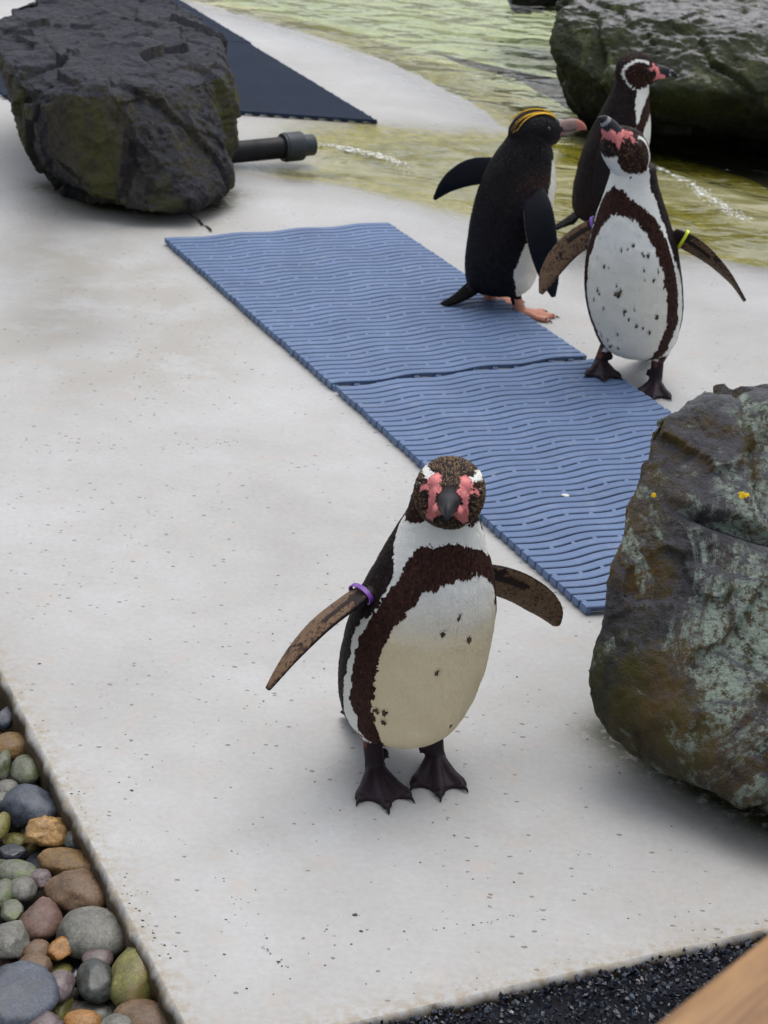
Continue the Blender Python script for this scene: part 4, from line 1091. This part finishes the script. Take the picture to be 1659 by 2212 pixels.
def flipper_uv(B, P, N, pid):
    q, wv, tn, ws = B.fl[pid]
    d = ((P[:, None, :] - q[None]) ** 2).sum(2); i = d.argmin(1)
    return i / (len(q) - 1), ((P - q[i]) * wv[i]).sum(1) / (ws[i] + 1e-6), (N * tn[i]).sum(1)

def paint_humboldt(B, P, N, pid, feather=False):
    n = len(P); C = np.tile(WHT, (n, 1)); R_ = np.full(n, .62)
    j1 = fbm(P, 130, 2, 3) - .5; j2 = fbm(P, 38, 2, 13) - .5; j3 = fbm(P, 90, 2, 23) - .5
    ph, zc = torso_uv(B, P); ph = ph + B.head_rot[0] * sst(.37, .46, zc); ph = np.maximum(np.abs(ph) + 6 * j1 + 7 * j2, 0); zz = zc + .010 * j3 + .008 * j2
    low = np.clip((.17 - zz) / .12, 0, 1)
    p_ = 2.6; up = lambda zt: np.clip((zz - .20) / (zt - .20), 0, 9) ** p_
    k = B.band
    e1 = (ph / (k[0] - k[5] * low)) ** p_ + up(k[3]); e2 = (ph / (k[1] - k[6] * low)) ** p_ + up(k[4])
    back = ph > (k[2] + 14 * low - 20 * sst(.26, .35, zz) + 16 * sst(.38, .44, zz))
    bandm = (e1 >= 1) & (e2 < 1)
    cream = sst(.36, .25, zz) * B.cream
    wc = WHT + (CRM - WHT) * (cream * (.75 + .5 * (fbm(P, 9, 3, 2))))[:, None].clip(0, 1)
    wc = wc * (.97 + .06 * fbm(P, 30, 2, 8))[:, None]
    dkb = (BRN * (.75 + .5 * fbm(P, 60, 2, 1))[:, None]); dk = BLK + (BRN - BLK) * (.35 * fbm(P, 25, 2, 6))[:, None]
    t = np.isin(pid, (T_TORSO, T_TAIL))
    C = np.where((e1 < 1)[:, None], wc, C); C = np.where(bandm[:, None], dkb, C); C = np.where((back & (e2 >= 1))[:, None], dk, C)
    C = np.where((pid == T_TAIL)[:, None], dk * .35, C)
    # spots
    for (sph, sz, sr) in B.spots:
        ph_s, zs = torso_uv(B, P)
        dd = np.hypot((ph_s - sph) * .0019, zs - sz) + .0012 * j1
        w_ = (dd < sr * .8) & (e1 < 1) & t
        C[w_] = np.array((.07, .05, .03)); C[(dd < sr * 1.8) & (dd >= sr) & (e1 < 1) & t] *= .78
    # head
    d = (P - np.array(B.hc[:])) / (.05 * B.hscale)
    a, b, r = d @ np.array(B.hf[:]), d @ np.array(B.hu[:]), np.abs(d @ np.array(B.hx[:]))
    rr = np.hypot(a - .20, (b + .10) / .86) + .09 * j1 + .08 * j2
    ringw = (rr > .80) & (rr < .95) & ~((b > .22) & (r < .46)) & (a < .72)
    thr = (b < -.45) & (a > -.55) & (rr > .80) & (a < .70)
    H_ = pid == T_HEAD
    near = (np.linalg.norm(P - np.array(B.hc[:]), axis=1) < .072 * B.hscale) & (pid == T_TORSO) & (b > -.98)
    hd = BRN * (.55 + .5 * fbm(P, 60, 2, 4))[:, None]; hb = dk * 1.25
    hc_ = np.where((rr < .80)[:, None], hd * .9, hb)
    hc_ = np.where((ringw | thr)[:, None], WHT, hc_)
    C = np.where(H_[:, None], hc_, C); C = np.where((near & ((rr < .80) | ringw))[:, None], hc_, C)
    # bare pink skin at the gape and round the eye
    pk = ((((a - 1.05) / .25) ** 2 + ((b - B.pkb) / B.pkh) ** 2 < 1) & (r > .20) & (r < .52)) | ((((a - .78) / .22) ** 2 + ((b - .20) / .10) ** 2 < 1) & (r > .45) & (r < .74))
    C = np.where((pk & H_)[:, None], PNK * (.85 + .3 * fbm(P, 120, 2, 2))[:, None], C)
    # beak, skin
    m = pid == T_BEAK
    aa = a * .05
    bc = np.tile(BEAK, (n, 1)) * (.7 + .8 * fbm(P, 160, 2, 2))[:, None]
    palem = (aa > B.beak_pale[0]) & (aa < B.beak_pale[1]) & (fbm(P, 120, 2, 6) > .38)
    bc = np.where(palem[:, None], np.array((.26, .27, .28)), bc)
    lowp = (b * .05 < -.010 - (aa - .05) * .28 + .002 * j2) & (aa < .092)
    bc = np.where(lowp[:, None], PNK * .95, bc)
    bc = np.where((np.abs(b * .05 + .008 + (aa - .05) * .25) < .0022)[:, None] & (aa < .085)[:, None], np.array((.30, .27, .10)), bc)
    C = np.where(m[:, None], bc, C); R_[m] = .38
    m = pid == T_PINK; C[m] = (PNK * (.85 + .3 * fbm(P[m], 120, 2, 2))[:, None]) if m.any() else C[m]; R_[m] = .48
    # flippers
    for f_ in (T_FLR, T_FLL):
        m = pid == f_
        if not m.any(): continue
        s, w_, u = flipper_uv(B, P[m], N[m], f_)
        nz1 = fbm(P[m], 55, 4, 2); nz2 = fbm(P[m], 28, 3, 12)
        und = np.array((.15, .092, .055)) * (.65 + .7 * nz1)[:, None]
        blot = (nz1 + .5 * (nz2 - .5) > .56 + .30 * s) | ((w_ * B.lead.get(f_, 1) > .15) & (w_ * B.lead.get(f_, 1) < .55) & (s > .12) & (s < .48) & (nz2 > .3)) | (s < .10)
        und = np.where((fbm(P[m], 330, 2, 8) + .35 * (nz2 - .5) > .60)[:, None], und * .35, und); und = np.where(blot[:, None], np.array((.022, .014, .012)), und); und = np.where(((np.abs(w_) > .93))[:, None], np.array((.02, .013, .012)), und)
        out_ = BLK * (.8 + .8 * nz1)[:, None]
        C[m] = np.where((u > .05)[:, None], und, out_); R_[m] = .5
    m = pid == T_LEG; C[m] = np.array((.022, .015, .019)) * (.6 + .9 * fbm(P[m], 45, 3, 3))[:, None]
    hi = m & (P[:, 2] > .048) & (fbm(P, 50, 2, 2) > .45); C[hi] = np.array((.12, .045, .035)); R_[m] = .5
    if B.legz:
        hi = m & (P[:, 2] > B.legz); C[hi] = wc[hi]
    C[pid == T_CLAW] = (.008, .007, .008); R_[pid == T_CLAW] = .35
    return C, R_

def paint_macaroni(B, P, N, pid, feather=False):
    n = len(P); R_ = np.full(n, .5)
    j1 = fbm(P, 130, 2, 3) - .5; j2 = fbm(P, 38, 2, 13) - .5
    ph, zc = torso_uv(B, P); pa_ = np.abs(ph) + 5 * j1 + 5 * j2; zz = zc + .008 * j1
    blk = np.array((.0060, .0050, .0066)) * (.75 + .6 * fbm(P, 40, 3, 5))[:, None]
    brn = sst(.27, .36, zc) * sst(130, 80, pa_) * sst(.42, .36, zc) * fbm(P, 12, 2, 4); blk = blk + (np.array((.065, .034, .022)) - blk) * (brn * .9)[:, None]
    edge = np.interp(zz, [.04, .08, .14, .20, .25, .30, .36, .40, .43], [50, 78, 92, 88, 72, 60, 54, 48, 34])
    wm = (pa_ < edge) & (zz < .425)
    wc = WHT * (.94 + .1 * fbm(P, 20, 2, 8))[:, None]; wc = wc + (CRM - wc) * .25
    blk = np.where((pid == T_TAIL)[:, None], blk * .35, blk)
    C = np.where(wm[:, None] & np.isin(pid, (T_TORSO,))[:, None], wc, blk)
    d = (P - np.array(B.hc[:])) / (.05 * B.hscale); a, b, r = d @ np.array(B.hf[:]), d @ np.array(B.hu[:]), np.abs(d @ np.array(B.hx[:]))
    m = pid == T_BEAK; aa = a * .05
    bc = np.array((.21, .145, .135)) * (.6 + .8 * fbm(P, 90, 3, 2))[:, None]
    bc = np.where((np.abs(b * .05 + .004 + .12 * (aa - .05)) < .0028)[:, None], np.array((.07, .05, .055)), bc)
    bc = np.where((aa > .105)[:, None], np.array((.34, .125, .10)), bc)
    bc = np.where((aa < .068)[:, None] & (b < .05)[:, None], np.array((.58, .16, .22)), bc)
    C = np.where(m[:, None], bc, C); R_[m] = .35
    m = pid == T_PINK; C[m] = (.60, .17, .24); R_[m] = .4
    for f_ in (T_FLR, T_FLL):
        m = pid == f_
        if not m.any(): continue
        s, w_, u = flipper_uv(B, P[m], N[m], f_)
        o_ = np.array((.0060, .0074, .0115)) * (.7 + .6 * fbm(P[m], 60, 2, 2))[:, None]
        un = np.array((.42, .36, .30)) * (.7 + .5 * fbm(P[m], 40, 2, 2))[:, None]
        c_ = np.where((u > .35)[:, None], un, o_)
        c_ = np.where((w_ * B.lead.get(f_, 1) < -.93)[:, None] & (s < .75)[:, None] & (u > -.3)[:, None], np.array((.40, .31, .22)), c_)
        C[m] = c_
    m = pid == T_LEG; C[m] = np.array((.50, .235, .165)) * (.75 + .5 * fbm(P[m], 60, 3, 3))[:, None]
    hi = m & (P[:, 2] > .055); C[hi] = blk[hi]
    R_[pid == T_TAIL] = .9; C[pid == T_CLAW] = (.03, .025, .025)
    return C, R_

HUM_HEAD = [(-.057, -.004, .010, .012, .014), (-.050, -.003, .029, .028, .030), (-.032, 0, .0425, .040, .042), (-.006, .001, .0480, .0475, .047), (.020, .000, .0465, .045, .045), (.040, -.003, .0385, .036, .037), (.055, -.005, .027, .026, .027), (.066, -.006, .016, .016, .016)]
HUM_BEAK = [(.046, -.003, .0175, .0185, .0200), (.064, -.004, .0165, .0175, .0190), (.082, -.005, .0130, .0155, .0170), (.098, -.007, .0085, .0120, .0130), (.110, -.010, .0062, .0095, .0085), (.118, -.015, .0042, .0070, .0050), (.1225, -.020, .0022, .0040, .0030)]
HUM_PINK = [(.043, .0165, .0185, .0140, .0125, .0105), (.053, .002, .0190, .0110, .0140, .0060), (.062, -.0150, .0150, .0190, .0085, .0060), (.034, .010, .0330, .0080, .0040, .0045)]
HUM_PINK2 = [(.044, .0125, .0190, .0105, .0100, .0070), (.054, -.004, .0180, .0110, .0110, .0050), (.064, -.0150, .0145, .0190, .0070, .0050), (.033, .010, .0340, .0085, .0035, .0040)]
HUM_BEAK2 = [(a_, b_, r_ * 1.12, u_ * 1.14, l_ * 1.12) for a_, b_, r_, u_, l_ in HUM_BEAK]

def torso_humboldt(kz=1.0, lean=(0, 0), stretch=0.0, fat=1.0):
    base_ = [(.064, .040, .045, .045), (.072, .066, .068, .062), (.094, .092, .088, .080), (.140, .110, .102, .090), (.195, .1185, .107, .093), (.265, .1165, .104, .089), (.320, .1060, .096, .081), (.370, .0895, .081, .068), (.410, .0720, .065, .059), (.450, .0560, .051, .051), (.480, .0490, .046, .047)]
    R_ = []
    for z, rx, yf, yb in base_:
        t = max(0, z - .10) / .38; z2 = z * kz + stretch * max(0, (z - .30)) / .18
        R_.append((z2, rx * fat, yf * fat, yb * fat, lean[0] * t ** .85, lean[1] * t ** 1.3, z))
    return R_
TAIL_H = [(0, -.060, .075, .040, .030), (0, -.090, .052, .034, .016), (0, -.120, .032, .026, .008), (0, -.150, .014, .018, .004)]

# --- the front bird, flippers held out, looking at the camera
B = Bird(); B.paint = paint_humboldt; B.voxel = .0023; B.smooth = 3; B.seed = 1; B.nfeather = 85000; B.crown = .34
B.torso = torso_humboldt(1.0, (-.025, .028)); B.head = (-.022, .040, .4900); B.head_rot = (-35, 17, 0); B.hscale = 1.06; B.neck = .050
B.head_rings, B.beak_rings, B.pink = HUM_HEAD, HUM_BEAK, HUM_PINK
B.flippers = [([(.084, .000, .330), (.118, .004, .316), (.168, .010, .292), (.220, .022, .258), (.264, .036, .222)], [.022, .027, .029, .028, .023, .015, .005], .0095, (-.10, .85, .30), 1),
              ([(-.090, .010, .325), (-.142, .014, .308), (-.198, .016, .278), (-.244, .018, .240), (-.272, .020, .200)], [.022, .028, .030, .030, .029, .024, .007], .0095, (.30, .25, .9), 1)]
B.lead = {T_FLR: 1, T_FLL: 1}
B.feet = [(.050, .012, -18, .056, .0, 0), (-.054, .024, -26, -.058, .0, 0)]; B.footk = 1.2; B.tail = TAIL_H; B.extra = []
B.eye = (.028, .010, .0405, .0058); B.beak_pale = (.50, .51); B.pkb, B.pkh = .04, .60; B.legz = None
B.band = (61, 81, 93, .382, .428, 16, 20); B.cream = 1.0
B.spots = [(1, .322, .0034), (14, .300, .0036), (-10, .280, .0038), (13, .235, .0034), (-48, .315, .003), (-46, .372, .003), (55, .160, .0034), (48, .160, .0036), (48, .140, .0038), (-15, .120, .002)]
B.bands = [(T_FLR, .13, (.16, .045, .34), 1.15, .016, .0035)]
B.loc = tuple(G(858, 1648)); B.yaw = math.pi + rad(33)
B.label = 'penguin standing alone on bare concrete, facing out with both flippers spread, purple tag'
build_penguin(B)

# --- the bird behind with its head thrown up
B = Bird(); B.paint = paint_humboldt; B.voxel = .0026; B.smooth = 3; B.seed = 2; B.nfeather = 45000; B.crown = .12
B.torso = torso_humboldt(1.06, (.050, .050), .030, 1.0); B.head = (.066, .074, .570); B.head_rot = (-30, 50, 0); B.hscale = 1.07; B.neck = .053
B.head_rings, B.beak_rings, B.pink = HUM_HEAD, HUM_BEAK2, HUM_PINK2
B.flippers = [([(.100, .010, .375), (.145, .005, .345), (.192, .012, .300), (.226, .026, .240), (.240, .040, .180)], [.020, .027, .031, .031, .029, .022, .006], .0095, (-.55, .2, -.6), 1),
              ([(-.055, .010, .380), (-.105, .000, .360), (-.155, .000, .335), (-.208, .006, .298), (-.250, .014, .256)], [.020, .027, .030, .029, .025, .017, .005], .0095, (.35, .35, .75), 1)]
B.lead = {T_FLR: -1, T_FLL: 1}
B.feet = [(.074, .020, 24, .064, .0, .0205), (-.066, .016, 14, -.060, .0, 0)]; B.footk = 1.2; B.tail = TAIL_H; B.extra = []
B.eye = (.028, .010, .0405, .0058); B.beak_pale = (.098, .107); B.pkb, B.pkh = -.06, .38; B.legz = None
B.band = (56, 76, 92, .395, .440, 18, 22); B.cream = .35
rs_ = random.Random(9)
B.spots = [(rs_.uniform(-46, 46), rs_.uniform(.09, .36), rs_.choice((.0018, .0024, .0030))) for _ in range(40)] + [(2, .235, .0045), (6, .234, .004)]
B.bands = [(T_FLR, .19, (.17, .06, .40), 1.15, .015, .0035), (T_FLL, .16, (.72, .80, .03), 1.12, .015, .0035)]
B.loc = tuple(G(1362, 818)); B.yaw = math.pi - rad(22)
B.label = 'penguin with head thrown back, lime green tag on one flipper, spotted white belly'
build_penguin(B)

# --- the far bird in profile
B = Bird(); B.paint = paint_humboldt; B.voxel = .0028; B.smooth = 3; B.seed = 3; B.nfeather = 34000; B.crown = .06
B.torso = torso_humboldt(1.0, (0, .050), .018, .98); B.head = (0, .052, .515); B.head_rot = (4, 2, 0); B.hscale = 1.0; B.neck = .048
B.head_rings, B.beak_rings, B.pink = HUM_HEAD, HUM_BEAK2, HUM_PINK2
B.flippers = [([(.085, .012, .350), (.116, .000, .300), (.126, -.012, .235), (.118, -.024, .170)], [.020, .030, .034, .030, .020, .009], .0095, (0, .95, .1), -1),
              ([(-.085, .012, .350), (-.116, .000, .300), (-.126, -.012, .235), (-.118, -.024, .170)], [.020, .030, .034, .030, .020, .009], .0095, (0, .95, .1), 1)]
B.lead = {T_FLR: 1, T_FLL: 1}
B.feet = [(.050, .020, 0, .055, .0, 0), (-.050, .016, 0, -.055, .0, 0)]; B.footk = 1.2; B.tail = TAIL_H; B.extra = []
B.eye = (.028, .010, .0405, .0058); B.beak_pale = (.096, .108); B.pkb, B.pkh = -.06, .38; B.legz = None
B.band = (56, 74, 84, .395, .440, 16, 20); B.cream = .2; B.spots = []; B.bands = [(T_FLR, .16, (.01, .02, .55), 1.18, .017, .0045)]
B.loc = tuple(G(1287, 520)); B.yaw = -math.pi / 2 - rad(2)
B.label = 'penguin seen in profile behind the others, beak towards the mossy boulder, blue tag'
build_penguin(B)

# --- the black bird with yellow crest
B = Bird(); B.paint = paint_macaroni; B.voxel = .0026; B.smooth = 3; B.seed = 4; B.nfeather = 45000; B.crown = None
base_ = [(.056, .040, .045, .050), (.064, .066, .066, .078), (.092, .090, .084, .094), (.145, .102, .094, .102), (.215, .106, .099, .104), (.290, .105, .100, .102), (.345, .098, .095, .096), (.390, .086, .083, .086), (.430, .070, .068, .072), (.460, .057, .054, .058), (.485, .049, .046, .050)]
B.torso = [(z, rx, yf, yb, 0, .036 * (max(0, z - .1) / .38) ** 1.4, z) for z, rx, yf, yb in base_]
B.head = (0, .044, .484); B.head_rot = (0, 9, 0); B.hscale = 1.06; B.neck = .050
B.head_rings = [(-.060, -.006, .010, .012, .014), (-.052, -.004, .028, .028, .030), (-.032, 0, .0405, .040, .042), (-.004, .001, .0450, .0455, .046), (.022, .000, .0430, .042, .043), (.042, -.003, .0350, .034, .035), (.056, -.005, .025, .026, .027), (.066, -.006, .016, .016, .016)]
B.beak_rings = [(.042, -.003, .0170, .0215, .0200), (.064, -.003, .0160, .0210, .0195), (.086, -.002, .0140, .0195, .0180), (.104, -.002, .0115, .0175, .0150), (.118, -.005, .0090, .0140, .0100), (.128, -.010, .0062, .0100, .0065), (.133, -.015, .0030, .0055, .0040)]
B.pink = [(.054, -.010, .0145, .0120, .0085, .0050)]
B.flippers = [([(.080, .034, .355), (.120, .040, .305), (.144, .052, .235), (.152, .074, .160), (.150, .096, .092)], [.026, .036, .040, .039, .034, .023, .006], .0095, (.1, .95, .3), -1),
              ([(-.070, .000, .365), (-.105, -.035, .352), (-.130, -.080, .335), (-.145, -.125, .302), (-.150, -.160, .258)], [.022, .031, .036, .035, .029, .019, .005], .0095, (.1, .35, .9), 1)]
B.lead = {T_FLR: 1, T_FLL: 1}
B.feet = [(.046, .046, -8, .050, .015, 0), (-.046, -.012, 8, -.050, -.01, 0)]; B.footk = 1.12
B.tail = [(0, -.055, .085, .045, .036), (0, -.090, .055, .036, .020), (0, -.125, .032, .024, .010), (0, -.165, .014, .013, .005), (0, -.190, .006, .006, .003)]; B.extra = []
B.eye = (.026, .012, .0395, .0050); B.spots = []; B.bands = []; B.legz = None
B.loc = tuple(G(1076, 672)); B.yaw = -math.pi / 2 + rad(15)
B.label = 'black penguin with yellow crest feathers and pink feet, at the blue mat edge'
mac = build_penguin(B)
m, nt, b = newmat('crest_yellow', .5, .3); b.inputs['Base Color'].default_value = (.72, .42, .015, 1)
V, F = [], []; rnd = random.Random(3)
for s in (-1, 1):
    for i in range(8):
        r0 = rnd.uniform(.004, .016); r1_ = rnd.uniform(.014, .034); lift = rnd.uniform(.0, .008); La = rnd.uniform(-.066, -.040)
        pts = []
        for k in range(9):
            t = k / 8; a_ = .052 + (La - .052) * t; rr_ = r0 + (r1_ - r0) * t
            b_ = .047 * math.sqrt(max(.04, 1 - (a_ / .066) ** 2 - (rr_ / .052) ** 2)) + .0015 + lift * .35
            pts.append(B.H(a_, b_, s * rr_))
        k0 = len(V)
        for k, q in enumerate(pts):
            wd = .0014 * (1 - .75 * k / 8)
            V += [tuple(q + B.hx * wd), tuple(q + B.hu * wd), tuple(q - B.hx * wd), tuple(q - B.hu * wd)]
        for k in range(8):
            for j in range(4): F.append((k0 + k * 4 + j, k0 + k * 4 + (j + 1) % 4, k0 + k * 4 + 4 + (j + 1) % 4, k0 + k * 4 + 4 + j))
o = link('crest', mesh_from('crest', V, F, m), mac); o['label'] = 'golden yellow crest feathers swept back'
